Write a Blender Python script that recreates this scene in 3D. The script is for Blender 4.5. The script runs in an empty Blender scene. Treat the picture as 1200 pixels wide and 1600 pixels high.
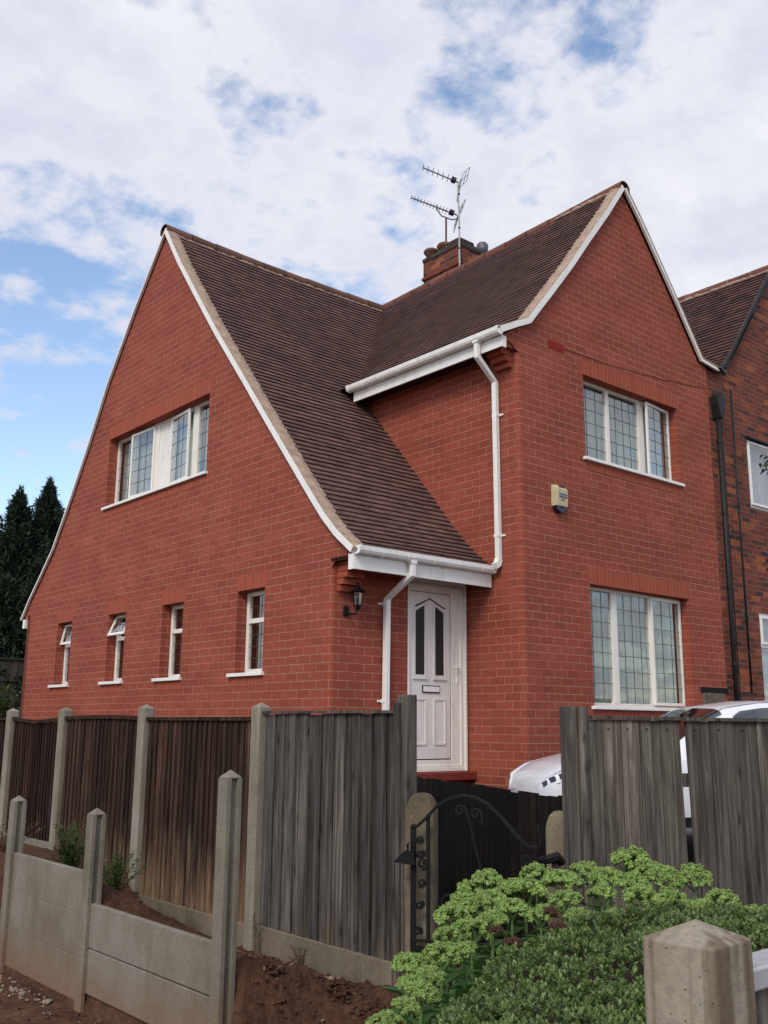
import bpy, bmesh, math, random
import numpy as np
from mathutils import Vector, Matrix
from mathutils.geometry import tessellate_polygon
from mathutils import noise as mnoise
random.seed(7); rng = np.random.default_rng(7)
S = bpy.context.scene; C = S.collection
R = math.radians

# ---------------------------------------------------------------- camera
CAM = Vector((-6.8005, -8.8410, 0.5272)); YAW, PITCH, ROLL, F = 0.70849, 0.21397, 0.00779, 1539.92
_r = Vector((math.cos(YAW), -math.sin(YAW), 0))
_f = Vector((math.sin(YAW)*math.cos(PITCH), math.cos(YAW)*math.cos(PITCH), math.sin(PITCH)))
_u = Vector((-math.sin(YAW)*math.sin(PITCH), -math.cos(YAW)*math.sin(PITCH), math.cos(PITCH)))
cd = bpy.data.cameras.new('camera'); cam = bpy.data.objects.new('camera', cd); C.objects.link(cam)
cr = _r*math.cos(ROLL)+_u*math.sin(ROLL); cu = -_r*math.sin(ROLL)+_u*math.cos(ROLL)
M = Matrix((cr, cu, -_f)).transposed().to_4x4(); M.translation = CAM; cam.matrix_world = M
cd.sensor_fit = 'VERTICAL'; cd.sensor_height = 36; cd.lens = F/1600*36; cd.clip_start = .05; cd.clip_end = 2000
S.camera = cam

def pt(px, py, D):
    """the world point seen at photo pixel px,py at the horizontal distance D in front of the camera"""
    a = (px-600)/F; b = -(py-800)/F
    d = cr*a + cu*b + _f
    h = d.x*math.sin(YAW)+d.y*math.cos(YAW)
    return CAM + d*(D/h)

# ---------------------------------------------------------------- world, sun, exposure
SUN_EL, SUN_AZ = R(42), R(-75)      # azimuth measured from +Y towards +X, so the sun stands to the left
wd = bpy.data.worlds.new('World'); S.world = wd; wd.use_nodes = True
nt = wd.node_tree; N = nt.nodes; L = nt.links; N.clear()
def nd(t, **k):
    n = N.new(t)
    for a, b in k.items(): setattr(n, a, b)
    return n
out = nd('ShaderNodeOutputWorld'); bg = nd('ShaderNodeBackground'); bg.inputs[1].default_value = 1.0
sky = nd('ShaderNodeTexSky', sky_type='NISHITA', sun_disc=False, sun_elevation=SUN_EL, sun_rotation=SUN_AZ, air_density=1.0, dust_density=.6, ozone_density=2.0)
tc = nd('ShaderNodeTexCoord')
skm = nd('ShaderNodeMixRGB', blend_type='MULTIPLY'); skm.inputs[0].default_value = 1; skm.inputs[2].default_value = (.25, .235, .225, 1)
L.new(sky.outputs[0], skm.inputs[1])
sep = nd('ShaderNodeSeparateXYZ'); L.new(tc.outputs['Generated'], sep.inputs[0])
def mth(op, a, b=None, c=None):
    n = nd('ShaderNodeMath', operation=op)
    for i, x in enumerate((a, b, c)):
        if x is None: continue
        if isinstance(x, (int, float)): n.inputs[i].default_value = x
        else: L.new(x, n.inputs[i])
    return n.outputs[0]
zz = mth('ADD', mth('MAXIMUM', sep.outputs[2], 0.0), .22)
cmb = nd('ShaderNodeCombineXYZ'); L.new(mth('DIVIDE', sep.outputs[0], zz), cmb.inputs[0]); L.new(mth('DIVIDE', sep.outputs[1], zz), cmb.inputs[1])
n1 = nd('ShaderNodeTexNoise'); n1.inputs['Scale'].default_value = 3.7; n1.inputs['Detail'].default_value = 12; n1.inputs['Roughness'].default_value = .60; n1.inputs['Distortion'].default_value = .25
n2 = nd('ShaderNodeTexNoise'); n2.inputs['Scale'].default_value = .9; n2.inputs['Detail'].default_value = 3
mp = nd('ShaderNodeMapping'); mp.inputs['Location'].default_value = (3.1, 7.4, 0); L.new(cmb.outputs[0], mp.inputs[0])
L.new(mp.outputs[0], n1.inputs['Vector']); L.new(mp.outputs[0], n2.inputs['Vector'])
n3 = nd('ShaderNodeTexNoise'); n3.inputs['Scale'].default_value = 8.5; n3.inputs['Detail'].default_value = 6; n3.inputs['Roughness'].default_value = .55; L.new(mp.outputs[0], n3.inputs['Vector'])
cov = mth('ADD', mth('ADD', mth('MULTIPLY', n1.outputs[0], .46), mth('MULTIPLY', n2.outputs[0], .17)), mth('MULTIPLY', n3.outputs[0], .375))
# a clearer patch of sky low on the left
def blob(px, py, size, amt, cur):
    d = (pt(px, py, 10)-CAM).normalized()
    vm = nd('ShaderNodeVectorMath', operation='DISTANCE'); L.new(tc.outputs['Generated'], vm.inputs[0]); vm.inputs[1].default_value = d
    mr = nd('ShaderNodeMapRange', interpolation_type='SMOOTHSTEP'); mr.inputs['From Min'].default_value = 0; mr.inputs['From Max'].default_value = size
    mr.inputs['To Min'].default_value = amt; mr.inputs['To Max'].default_value = 0; L.new(vm.outputs['Value'], mr.inputs[0])
    return mth('ADD', cur, mr.outputs[0])
cov = blob(40, 650, .32, -.105, cov)
for bx0, by0, bs0, ba0 in ((430, 150, .12, -.035), (640, 90, .16, -.01), (840, 210, .14, -.02), (600, 440, .12, -.03), (300, 320, .16, -.03), (20, 330, .14, -.04)):
    cov = blob(bx0, by0, bs0, ba0, cov)
cov = blob(1150, 420, .35, .10, cov)
cov = blob(150, 100, .45, .06, cov)
cr1 = nd('ShaderNodeValToRGB'); cr1.color_ramp.interpolation = 'EASE'
cr1.color_ramp.elements[0].position = .43; cr1.color_ramp.elements[0].color = (0, 0, 0, 1); cr1.color_ramp.elements[1].position = .535; cr1.color_ramp.elements[1].color = (1, 1, 1, 1)
L.new(cov, cr1.inputs[0])
cr2 = nd('ShaderNodeValToRGB'); cr2.color_ramp.elements[0].position = .36; cr2.color_ramp.elements[0].color = (.95, .95, .985, 1)
cr2.color_ramp.elements[1].position = .66; cr2.color_ramp.elements[1].color = (.64, .67, .82, 1); L.new(mth('ADD', mth('MULTIPLY', n1.outputs[0], .6), mth('MULTIPLY', n3.outputs[0], .4)), cr2.inputs[0])
mx = nd('ShaderNodeMixRGB'); L.new(cr1.outputs[0], mx.inputs[0]); L.new(skm.outputs[0], mx.inputs[1]); L.new(cr2.outputs[0], mx.inputs[2])
L.new(mx.outputs[0], bg.inputs[0]); L.new(bg.outputs[0], out.inputs[0])

sl = bpy.data.lights.new('sun', 'SUN'); sl.energy = 2.1; sl.angle = R(22); sl.color = (1, .94, .83)
so = bpy.data.objects.new('sun', sl); C.objects.link(so)
sd = Vector((math.sin(SUN_AZ)*math.cos(SUN_EL), math.cos(SUN_AZ)*math.cos(SUN_EL), math.sin(SUN_EL)))
# the sun hangs to the left and a little in front of the gable so both faces get some light
sd = Vector((-.80, -.42, .78)).normalized()
sky.sun_elevation = math.asin(sd.z); sky.sun_rotation = math.atan2(sd.x, sd.y)
so.rotation_euler = sd.to_track_quat('Z', 'Y').to_euler(); so.location = (-20, -12, 20)
S.view_settings.view_transform = 'Standard'; S.view_settings.look = 'None'; S.view_settings.exposure = 0; S.view_settings.gamma = 1

# ---------------------------------------------------------------- materials
def lin(c): return tuple((x/255/12.92 if x/255 <= .04045 else ((x/255+.055)/1.055)**2.4) for x in c)
class Mat:
    def __init__(s, name, rough=.8, spec=.3, metal=0):
        s.m = bpy.data.materials.new(name); s.m.use_nodes = True; s.t = s.m.node_tree; s.b = s.t.nodes['Principled BSDF']
        s.b.inputs['Roughness'].default_value = rough; s.b.inputs['Specular IOR Level'].default_value = spec; s.b.inputs['Metallic'].default_value = metal
    def n(s, t, **k):
        x = s.t.nodes.new(t)
        for a, b in k.items():
            if hasattr(x, a): setattr(x, a, b)
            else: x.inputs[a.replace('_', ' ')].default_value = b
        return x
    def l(s, a, b): s.t.links.new(a, b)
    def coord(s, kind='Object', scale=(1, 1, 1), rot=(0, 0, 0), loc=(0, 0, 0)):
        c = s.n('ShaderNodeTexCoord'); m = s.n('ShaderNodeMapping'); m.inputs['Scale'].default_value = scale; m.inputs['Rotation'].default_value = rot; m.inputs['Location'].default_value = loc
        s.l(c.outputs[kind], m.inputs[0]); return m.outputs[0]
    def noise(s, vec, scale, detail=4, rough=.5, dist=0):
        x = s.n('ShaderNodeTexNoise'); x.inputs['Scale'].default_value = scale; x.inputs['Detail'].default_value = detail; x.inputs['Roughness'].default_value = rough; x.inputs['Distortion'].default_value = dist
        if vec is not None: s.l(vec, x.inputs['Vector'])
        return x.outputs[0]
    def ramp(s, fac, *stops, interp='LINEAR'):
        r = s.n('ShaderNodeValToRGB'); e = r.color_ramp.elements; r.color_ramp.interpolation = interp
        while len(e) < len(stops): e.new(.5)
        for el, (p, c) in zip(e, stops):
            el.position = p; el.color = (*c, 1) if len(c) == 3 else c
        s.l(fac, r.inputs[0]); return r.outputs[0]
    def mix(s, fac, a, b, mode='MIX'):
        x = s.n('ShaderNodeMixRGB', blend_type=mode)
        for i, v in enumerate((fac, a, b)):
            if isinstance(v, (int, float)): x.inputs[i].default_value = v if i == 0 else (v, v, v, 1)
            elif isinstance(v, tuple): x.inputs[i].default_value = (*v, 1) if len(v) == 3 else v
            else: s.l(v, x.inputs[i])
        return x.outputs[0]
    def math(s, op, a, b=None):
        x = s.n('ShaderNodeMath', operation=op)
        for i, v in enumerate((a, b)):
            if v is None: continue
            if isinstance(v, (int, float)): x.inputs[i].default_value = v
            else: s.l(v, x.inputs[i])
        return x.outputs[0]
    def rnd(s): return s.n('ShaderNodeNewGeometry').outputs['Random Per Island']
    def col(s, c):
        if isinstance(c, tuple): s.b.inputs['Base Color'].default_value = (*c, 1) if len(c) == 3 else c
        else: s.l(c, s.b.inputs['Base Color'])
        return s
    def bump(s, h, strength=.3, dist=.01):
        x = s.n('ShaderNodeBump'); x.inputs['Strength'].default_value = strength; x.inputs['Distance'].default_value = dist
        s.l(h, x.inputs['Height']); s.l(x.outputs[0], s.b.inputs['Normal']); return s
W3 = (1, 1, 1); K3 = (0, 0, 0)

def brick_mat(name, c1, c2, mortar, bw=.25, rh=.098, ms=.0036, offset=.5, stain=.25, vary=.3, zoff=.0, mottled=False, patch=None):
    m = Mat(name, .85, .25)
    uv = m.coord('UV', loc=(0, zoff, 0))
    wob = m.noise(m.coord('UV'), 14, 2)
    # slightly uneven joints
    wv = m.n('ShaderNodeVectorMath', operation='MULTIPLY_ADD'); nz = m.n('ShaderNodeTexNoise'); nz.inputs['Scale'].default_value = 5; nz.inputs['Detail'].default_value = 3; m.l(uv, nz.inputs['Vector'])
    m.l(nz.outputs['Color'], wv.inputs[0]); wv.inputs[1].default_value = (.012, .012, 0); m.l(uv, wv.inputs[2])
    b = m.n('ShaderNodeTexBrick', offset=offset, squash=1.0); b.inputs['Scale'].default_value = 1; b.inputs['Brick Width'].default_value = bw; b.inputs['Row Height'].default_value = rh
    b.inputs['Mortar Size'].default_value = ms; b.inputs['Mortar Smooth'].default_value = .25; b.inputs['Bias'].default_value = 0
    m.l(wv.outputs[0], b.inputs['Vector']); b.inputs['Color1'].default_value = (*c1, 1); b.inputs['Color2'].default_value = (*c2, 1); b.inputs['Mortar'].default_value = (*c1, 1)
    base = b.outputs['Color']
    if mottled:
        b2 = m.n('ShaderNodeTexBrick', offset=offset); 
        for k in ('Scale', 'Brick Width', 'Row Height', 'Mortar Size'): b2.inputs[k].default_value = b.inputs[k].default_value
        b2.inputs['Color1'].default_value = (0, 0, 0, 1); b2.inputs['Color2'].default_value = (1, 1, 1, 1); b2.inputs['Mortar'].default_value = (.5, .5, .5, 1); m.l(wv.outputs[0], b2.inputs['Vector'])
        base = m.ramp(b2.outputs['Color'], (0, (.05, .028, .025)), (.22, (.13, .04, .028)), (.5, (.20, .05, .03)), (.75, (.15, .045, .03)), (.93, (.30, .085, .035)), (1, (.34, .10, .04)))
    big = m.noise(m.coord('UV', scale=(.5, 1.2, 1)), 1.3, 6, .6)
    base = m.mix(m.ramp(big, (.42, K3), (.68, (.75, .75, .75))), base, m.mix(1.0, base, (1-stain, 1-stain*.95, 1-stain*.9), 'MULTIPLY'))
    pale = m.noise(m.coord('UV', scale=(.6, 1.6, 1), loc=(7, 3, 0)), 1.7, 7, .65)
    base = m.mix(m.ramp(pale, (.5, K3), (.74, (.55, .55, .55))), base, m.mix(1.0, base, (1.30, 1.45, 1.45), 'MULTIPLY'))
    streak = m.noise(m.coord('UV', scale=(7, .5, 1)), 1.5, 5, .6)
    base = m.mix(m.ramp(streak, (.52, K3), (.75, (.5, .5, .5))), base, m.mix(1.0, base, (1-stain*.8,)*3, 'MULTIPLY'))
    fine = m.noise(m.coord('UV'), 60, 5, .65)
    base = m.mix(vary, base, m.mix(1.0, base, m.ramp(fine, (.3, (.55, .55, .55)), (.7, (1.4, 1.35, 1.3))), 'MULTIPLY'))
    # mortar shows more clearly in some places than in others
    mn = m.noise(m.coord('UV', scale=(1, 1.3, 1)), 2.2, 5, .6)
    mk = m.mix(m.ramp(mn, (.33, (.35, .35, .35)), (.55, W3)), base, mortar)
    base = m.mix(b.outputs['Fac'], base, mk)
    m.col(base)
    h = m.math('ADD', m.math('MULTIPLY', b.outputs['Fac'], -1.0), m.math('MULTIPLY', fine, .35))
    m.bump(h, .55, .006)
    return m.m
CL1, CL2, CLM = (.302, .072, .045), (.256, .058, .037), (.42, .245, .165)
M_brick = brick_mat('brick_cladding', CL1, CL2, CLM, zoff=-.054)
M_sold = brick_mat('soldier_course', (.335, .078, .044), (.295, .066, .038), CLM, bw=.5, rh=.085, ms=.003, offset=0, stain=.15)
M_old = brick_mat('old_brick', (.2, .05, .03), (.1, .04, .03), (.21, .14, .11), bw=.25, rh=.0835, ms=.005, stain=.35, vary=.6, mottled=True)

def flat(name, c, rough=.5, spec=.4, metal=0, var=.12, scale=6, bump=0):
    m = Mat(name, rough, spec, metal)
    n = m.noise(m.coord('Object'), scale, 6, .6)
    m.col(m.mix(1.0, (*c,), m.ramp(n, (.3, (1-var,)*3), (.7, (1+var*.4,)*3)), 'MULTIPLY'))
    if bump: m.bump(m.noise(m.coord('Object'), scale*8, 5, .6), bump, .004)
    return m.m
def upvc(name, c):
    m = Mat(name, .35, .5)
    n = m.noise(m.coord('Object', scale=(4, 4, 1.2)), 2.5, 7, .65)
    n2 = m.noise(m.coord('Object'), 35, 4, .6)
    c0 = m.mix(m.ramp(n, (.5, K3), (.78, (.6, .6, .6))), c, (c[0]*.68, c[1]*.64, c[2]*.56))
    m.col(m.mix(m.ramp(n2, (.56, K3), (.8, (.25, .25, .25))), c0, (c[0]*.6, c[1]*.57, c[2]*.5)))
    return m.m
M_white = upvc('white_plastic', (.82, .81, .78)); M_cream = upvc('white_frame', (.80, .77, .71)); M_door = upvc('door_white', (.74, .70, .68))
M_gasket = flat('black_gasket', (.02, .02, .02)); M_lead = flat('lead_strip', (.055, .06, .065), .5)
M_iron = Mat('black_iron', .6, .2).col((.006, .006, .006)); M_iron.bump(M_iron.noise(M_iron.coord(), 90, 4), .3, .002); M_iron = M_iron.m
M_blackp = flat('black_pipe', (.009, .0085, .0085), .6, var=.4)
M_cement = Mat('verge_cement', .95, .1)
_n = M_cement.noise(M_cement.coord(), 9, 8, .7); M_cement.col(M_cement.ramp(_n, (.3, (.24, .17, .125)), (.55, (.38, .28, .21)), (.75, (.46, .36, .28)))); M_cement.bump(_n, .5, .02); M_cement = M_cement.m
def tile_mat(name, a, b, c, moss=.15):
    m = Mat(name, .8, .3); r = m.rnd(); o = m.coord('Object')
    base = m.ramp(r, (0, tuple(x*.9 for x in a)), (.2, a), (.6, b), (.9, tuple(x*1.1 for x in b)), (1, c))
    n = m.noise(o, 1.1, 6, .62); base = m.mix(m.ramp(n, (.4, K3), (.66, (.55, .55, .55))), base, m.mix(1.0, base, (.68, .66, .70), 'MULTIPLY'))
    n2 = m.noise(o, 45, 5, .65); base = m.mix(.5, base, m.mix(1.0, base, m.ramp(n2, (.3, (.6, .6, .6)), (.72, (1.4, 1.4, 1.4))), 'MULTIPLY'))
    n3 = m.noise(o, 7, 8, .75); base = m.mix(m.ramp(n3, (.60, K3), (.76, (moss,)*3)), base, (.20, .18, .14))
    m.col(base); m.bump(n2, .4, .004); return m.m
M_tile = tile_mat('clay_tile', (.108, .062, .053), (.135, .075, .064), (.175, .092, .072), .35)
M_tile2 = tile_mat('clay_tile_neighbour', (.06, .032, .028), (.095, .044, .037), (.14, .062, .045), .5)
M_ridge = tile_mat('ridge_tile_red', (.14, .058, .042), (.18, .07, .05), (.21, .085, .06), .8)
M_ridge2 = tile_mat('ridge_tile_dark', (.12, .065, .045), (.155, .08, .055), (.2, .09, .06), .8)
def glass_mat(name, tint=(.8, .85, .85), refl=1.0, rough=.02):
    m = Mat(name); t = m.t; t.nodes.remove(m.b)
    tr = m.n('ShaderNodeBsdfTransparent'); tr.inputs[0].default_value = (*tint, 1); gl = m.n('ShaderNodeBsdfGlossy'); gl.inputs['Roughness'].default_value = rough
    gl.inputs[0].default_value = (refl,)*3+(1,)
    lw = m.n('ShaderNodeLayerWeight'); lw.inputs[0].default_value = .5
    fr = m.n('ShaderNodeMath', operation='MULTIPLY_ADD'); m.l(m.math('POWER', lw.outputs['Facing'], 3.0), fr.inputs[0]); fr.inputs[1].default_value = .75; fr.inputs[2].default_value = .14
    bu = m.n('ShaderNodeBump'); bu.inputs['Strength'].default_value = .06; bu.inputs['Distance'].default_value = .02
    m.l(m.noise(m.coord(), 3, 2), bu.inputs['Height']); m.l(bu.outputs[0], gl.inputs['Normal'])
    mxs = m.n('ShaderNodeMixShader'); m.l(fr.outputs[0], mxs.inputs[0]); m.l(tr.outputs[0], mxs.inputs[1]); m.l(gl.outputs[0], mxs.inputs[2])
    m.l(mxs.outputs[0], t.nodes['Material Output'].inputs[0]); return m.m
M_glass = glass_mat('window_glass'); M_cglass = glass_mat('car_glass', (.10, .12, .14))
def wood(name, ca, cb, cc, knot=.5, low=None, lowz=(-.7, -.2), grain=26, stain=None):
    """weathered vertical boards; ca..cc dark to light; low = paler bare wood near the foot"""
    m = Mat(name, .9, .15); r = m.rnd()
    off = m.n('ShaderNodeCombineXYZ'); m.l(m.math('MULTIPLY', r, 37.0), off.inputs[0]); m.l(m.math('MULTIPLY', r, 91.0), off.inputs[2])
    ad = m.n('ShaderNodeVectorMath', operation='ADD'); m.l(m.coord('Object'), ad.inputs[0]); m.l(off.outputs[0], ad.inputs[1])
    mpn = m.n('ShaderNodeMapping'); mpn.inputs['Scale'].default_value = (1, 1, .035); m.l(ad.outputs[0], mpn.inputs[0])
    g = m.noise(mpn.outputs[0], grain*1.5, 9, .72, .7)
    mp2 = m.n('ShaderNodeMapping'); mp2.inputs['Scale'].default_value = (1, 1, .16); m.l(ad.outputs[0], mp2.inputs[0])
    g2 = m.noise(mp2.outputs[0], 7, 5, .6, .8)
    base = m.ramp(g, (.36, ca), (.5, cb), (.63, cc))
    base = m.mix(.85, base, m.mix(1.0, base, m.ramp(g2, (.3, (.5, .5, .5)), (.55, (1, 1, 1)), (.75, (1.45, 1.43, 1.4))), 'MULTIPLY'))
    base = m.mix(1.0, base, m.ramp(r, (0, (.55, .55, .57)), (.5, (.95, .95, .95)), (1, (1.38, 1.33, 1.26))), 'MULTIPLY')
    spk = m.n('ShaderNodeSeparateXYZ'); m.l(ad.outputs[0], spk.inputs[0]); ck = m.n('ShaderNodeCombineXYZ')
    m.l(m.math('MULTIPLY', m.math('SUBTRACT', spk.outputs[1], m.math('MULTIPLY', spk.outputs[0], .9)), 5.5), ck.inputs[0]); m.l(m.math('MULTIPLY', spk.outputs[2], 2.6), ck.inputs[1])
    kd = m.n('ShaderNodeVectorMath', operation='MULTIPLY_ADD'); nk = m.n('ShaderNodeTexNoise'); nk.inputs['Scale'].default_value = 9; m.l(ad.outputs[0], nk.inputs['Vector']); m.l(nk.outputs['Color'], kd.inputs[0]); kd.inputs[1].default_value = (.12, .12, 0); m.l(ck.outputs[0], kd.inputs[2])
    vo = m.n('ShaderNodeTexVoronoi'); vo.voronoi_dimensions = '2D'; vo.inputs['Scale'].default_value = 1.0; m.l(kd.outputs[0], vo.inputs['Vector'])
    kn = m.ramp(vo.outputs['Distance'], (.045, W3), (.08, (.45, .45, .45)), (.13, (.12, .12, .12)), (.2, K3))
    spc = m.n('ShaderNodeSeparateXYZ'); m.l(vo.outputs['Color'], spc.inputs[0]); kn = m.math('MULTIPLY', kn, m.ramp(spc.outputs[0], (.30, K3), (.32, (.4, .4, .4)), (.95, W3)))
    base = m.mix(m.math('MULTIPLY', kn, knot), base, tuple(x*.35 for x in ca))
    if low:
        sp = m.n('ShaderNodeSeparateXYZ'); m.l(m.coord('Object'), sp.inputs[0])
        mr = m.n('ShaderNodeMapRange'); mr.inputs['From Min'].default_value = lowz[0]; mr.inputs['From Max'].default_value = lowz[1]; mr.inputs['To Min'].default_value = 1; mr.inputs['To Max'].default_value = 0
        m.l(m.math('ADD', sp.outputs[2], m.math('MULTIPLY', m.math('SUBTRACT', g2, .5), 1.3)), mr.inputs[0])
        base = m.mix(m.math('MULTIPLY', mr.outputs[0], m.ramp(g, (.35, (.25, .25, .25)), (.55, W3))), base, m.mix(1.0, low, m.ramp(g, (.3, (.6, .6, .6)), (.7, (1.3, 1.3, 1.3))), 'MULTIPLY'))
    if stain:
        n5 = m.noise(m.coord('Object', scale=(1, 1, .35)), 2.1, 6, .65)
        base = m.mix(m.math('MULTIPLY', m.ramp(n5, (.56, K3), (.7, W3)), m.ramp(g, (.4, K3), (.6, (.8, .8, .8)))), base, stain)
    m.col(base); m.bump(m.math('SUBTRACT', g, kn), .5, .006); return m.m
M_grey = wood('grey_weathered_wood', (.036, .030, .027), (.078, .069, .063), (.15, .135, .122), .8, (.17, .12, .085), (-.95, -.62), stain=(.17, .155, .14))
M_grey2 = wood('grey_weathered_wood_right', (.058, .048, .040), (.118, .102, .086), (.21, .185, .155), .8, stain=(.17, .14, .11))
M_brown = wood('brown_stained_wood', (.018, .009, .006), (.042, .022, .015), (.10, .06, .042), .35, (.25, .165, .10), (-.74, -.30), stain=(.075, .06, .05))
M_brownplain = wood('brown_stained_wood_dark', (.016, .008, .006), (.034, .017, .012), (.07, .04, .028), .3, stain=(.05, .045, .04))
M_black = wood('black_stained_wood', (.0045, .0035, .003), (.010, .0075, .0065), (.022, .017, .015), .2)
M_backf = wood('old_dark_wood', (.03, .028, .024), (.05, .047, .042), (.075, .07, .062), .3)
def concrete(name, a, b, c, soil=None, soilz=(-1.1, -.8), pit=.4, rust=True, streaks=0):
    m = Mat(name, .9, .2); o = m.coord('Object')
    n = m.noise(o, 2.2, 8, .65); n2 = m.noise(o, 60, 6, .7)
    sp_ = m.n('ShaderNodeMapping'); sp_.inputs['Scale'].default_value = (3, 3, .5); m.l(o, sp_.inputs[0]); st = m.noise(sp_.outputs[0], 2.5, 5, .6)
    base = m.ramp(n, (.3, a), (.5, b), (.72, c))
    base = m.mix(.6, base, m.mix(1.0, base, m.ramp(n2, (.3, (.62, .62, .62)), (.7, (1.32, 1.3, 1.27))), 'MULTIPLY'))
    base = m.mix(m.ramp(st, (.5, K3), (.72, (.55, .55, .55))), base, m.mix(1.0, base, (.62, .56, .48), 'MULTIPLY'))
    if streaks:
        ms_ = m.n('ShaderNodeMapping'); ms_.inputs['Scale'].default_value = (16, 16, .9); m.l(o, ms_.inputs[0]); s5 = m.noise(ms_.outputs[0], 1.0, 5, .55)
        base = m.mix(m.ramp(s5, (.44, K3), (.54, (streaks,)*3)), base, (.105, .066, .036))
    if rust:
        n3 = m.noise(m.coord('Object', scale=(1, 1, .5)), 4.5, 6, .7); base = m.mix(m.ramp(n3, (.68, K3), (.78, (.55, .55, .55))), base, (.22, .13, .055))
    if soil:
        sp = m.n('ShaderNodeSeparateXYZ'); m.l(o, sp.inputs[0]); mr = m.n('ShaderNodeMapRange'); mr.inputs['From Min'].default_value = soilz[0]; mr.inputs['From Max'].default_value = soilz[1]; mr.inputs['To Min'].default_value = .85; mr.inputs['To Max'].default_value = 0
        m.l(m.math('ADD', sp.outputs[2], m.math('MULTIPLY', m.math('SUBTRACT', n, .5), .6)), mr.inputs[0]); base = m.mix(mr.outputs[0], base, soil)
    vo = m.n('ShaderNodeTexVoronoi'); vo.inputs['Scale'].default_value = 55; m.l(o, vo.inputs['Vector'])
    pits = m.ramp(vo.outputs['Distance'], (.06, W3), (.16, K3)); base = m.mix(m.math('MULTIPLY', pits, pit), base, tuple(x*.35 for x in a))
    m.col(base); m.bump(m.math('SUBTRACT', n2, pits), .5, .004); return m.m
M_conc = concrete('concrete_board', (.145, .128, .10), (.195, .175, .14), (.245, .222, .185), (.20, .12, .075), (-1.12, -.72), .15)
M_post = concrete('concrete_post', (.19, .17, .135), (.26, .235, .19), (.31, .285, .235), None, pit=.35, rust=False, streaks=.25)
M_dirtyc = concrete('stained_gravel_board', (.11, .092, .066), (.17, .14, .10), (.23, .19, .14), (.10, .07, .05), (-.98, -.78), .2)
M_gatep = concrete('old_gatepost_concrete', (.07, .056, .036), (.16, .13, .085), (.28, .24, .17), None, pit=.8)
M_front = concrete('pebbly_post_concrete', (.20, .165, .125), (.28, .24, .185), (.34, .30, .24), None, pit=.5, streaks=.75)
M_pot = flat('chimney_pot', (.17, .085, .06), .8, .2, var=.5, scale=9); M_soot = flat('sooty_flaunching', (.07, .055, .05), .9, .1, var=.5, scale=9)
M_alu = flat('weathered_aluminium', (.13, .12, .135), .5, .5, .3, .3, 20); M_mast = flat('mast_metal', (.52, .50, .50), .5, .5, .2, .6, 30)
M_rust = flat('rusty_tube', (.13, .075, .08), .8, .2, 0, .4, 30)
M_alarm = flat('cream_plastic', (.50, .43, .27), .4, .5, 0, .2, 12); M_navy = flat('navy_lens', (.012, .014, .04), .2, .5); M_ink = flat('blue_ink', (.06, .10, .16))
M_car = Mat('white_car_paint', .25, .5).col((.72, .73, .76)); M_car.b.inputs['Coat Weight'].default_value = .6; M_car = M_car.m
M_cop = upvc('faded_coping', (.42, .41, .43))
M_rubber = flat('tyre_rubber', (.02, .02, .02), .9); M_steel = flat('wheel_steel', (.35, .35, .36), .35, .5, .8)
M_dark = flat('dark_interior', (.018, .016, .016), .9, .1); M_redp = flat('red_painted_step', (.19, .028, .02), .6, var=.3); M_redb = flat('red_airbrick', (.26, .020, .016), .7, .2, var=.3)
def fabric(name, c, sc=(60, 60, .5)):
    m = Mat(name, .9, .1); n = m.noise(m.coord('Object', scale=(9, 9, .25)), 3, 4); m.col(m.mix(1.0, c, m.ramp(n, (.3, (.65, .65, .65)), (.7, (1.15, 1.15, 1.15))), 'MULTIPLY')); return m.m
M_blind = fabric('vertical_blind', (.44, .50, .47)); M_blindg = fabric('green_grey_blind', (.34, .40, .33)); M_curt = fabric('brown_curtain', (.14, .11, .09)); M_net = fabric('net_curtain', (.42, .44, .50))
M_soil = Mat('soil', .95, .1); _o = M_soil.coord('Object'); _n = M_soil.noise(_o, 3, 9, .7); _n2 = M_soil.noise(_o, 28, 9, .75)
_spx = M_soil.n('ShaderNodeSeparateXYZ'); M_soil.l(_o, _spx.inputs[0])
_b = M_soil.mix(M_soil.ramp(_n, (.35, K3), (.65, W3)), (.15, .078, .050), (.062, .036, .026))
_b = M_soil.mix(.85, _b, M_soil.mix(1.0, _b, M_soil.ramp(_n2, (.3, (.4, .4, .4)), (.72, (1.7, 1.6, 1.5))), 'MULTIPLY'))
M_soil.col(_b); M_soil.bump(M_soil.math('ADD', M_soil.math('MULTIPLY', _n, .5), _n2), .9, .03); M_soil = M_soil.m
M_asph = flat('drive_gravel', (.10, .09, .085), .95, .1, 0, .4, 3, .5)
def leaf(name, a, b, c, rough=.55, trans=.25, spec=.3):
    m = Mat(name, rough, spec); r = m.rnd(); base = m.ramp(r, (0, a), (.5, b), (1, c))
    n = m.noise(m.coord('Object'), 5, 4); base = m.mix(1.0, base, m.ramp(n, (.3, (.75, .75, .75)), (.7, (1.2, 1.2, 1.2))), 'MULTIPLY')
    m.col(base); m.b.inputs['Subsurface Weight'].default_value = 0
    t = m.n('ShaderNodeBsdfTranslucent'); m.l(base, t.inputs[0]); mxs = m.n('ShaderNodeMixShader'); mxs.inputs[0].default_value = trans
    o_ = m.t.nodes['Material Output']; m.l(m.b.outputs[0], mxs.inputs[1]); m.l(t.outputs[0], mxs.inputs[2]); m.l(mxs.outputs[0], o_.inputs[0]); return m.m
M_sedum = leaf('sedum_bud', (.17, .27, .06), (.24, .36, .09), (.34, .46, .15), .6, .2)
M_sedleaf = leaf('sedum_leaf', (.07, .16, .035), (.10, .21, .05), (.14, .27, .08), .45)
M_stem = flat('sedum_stem', (.12, .20, .06), .6)
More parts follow.
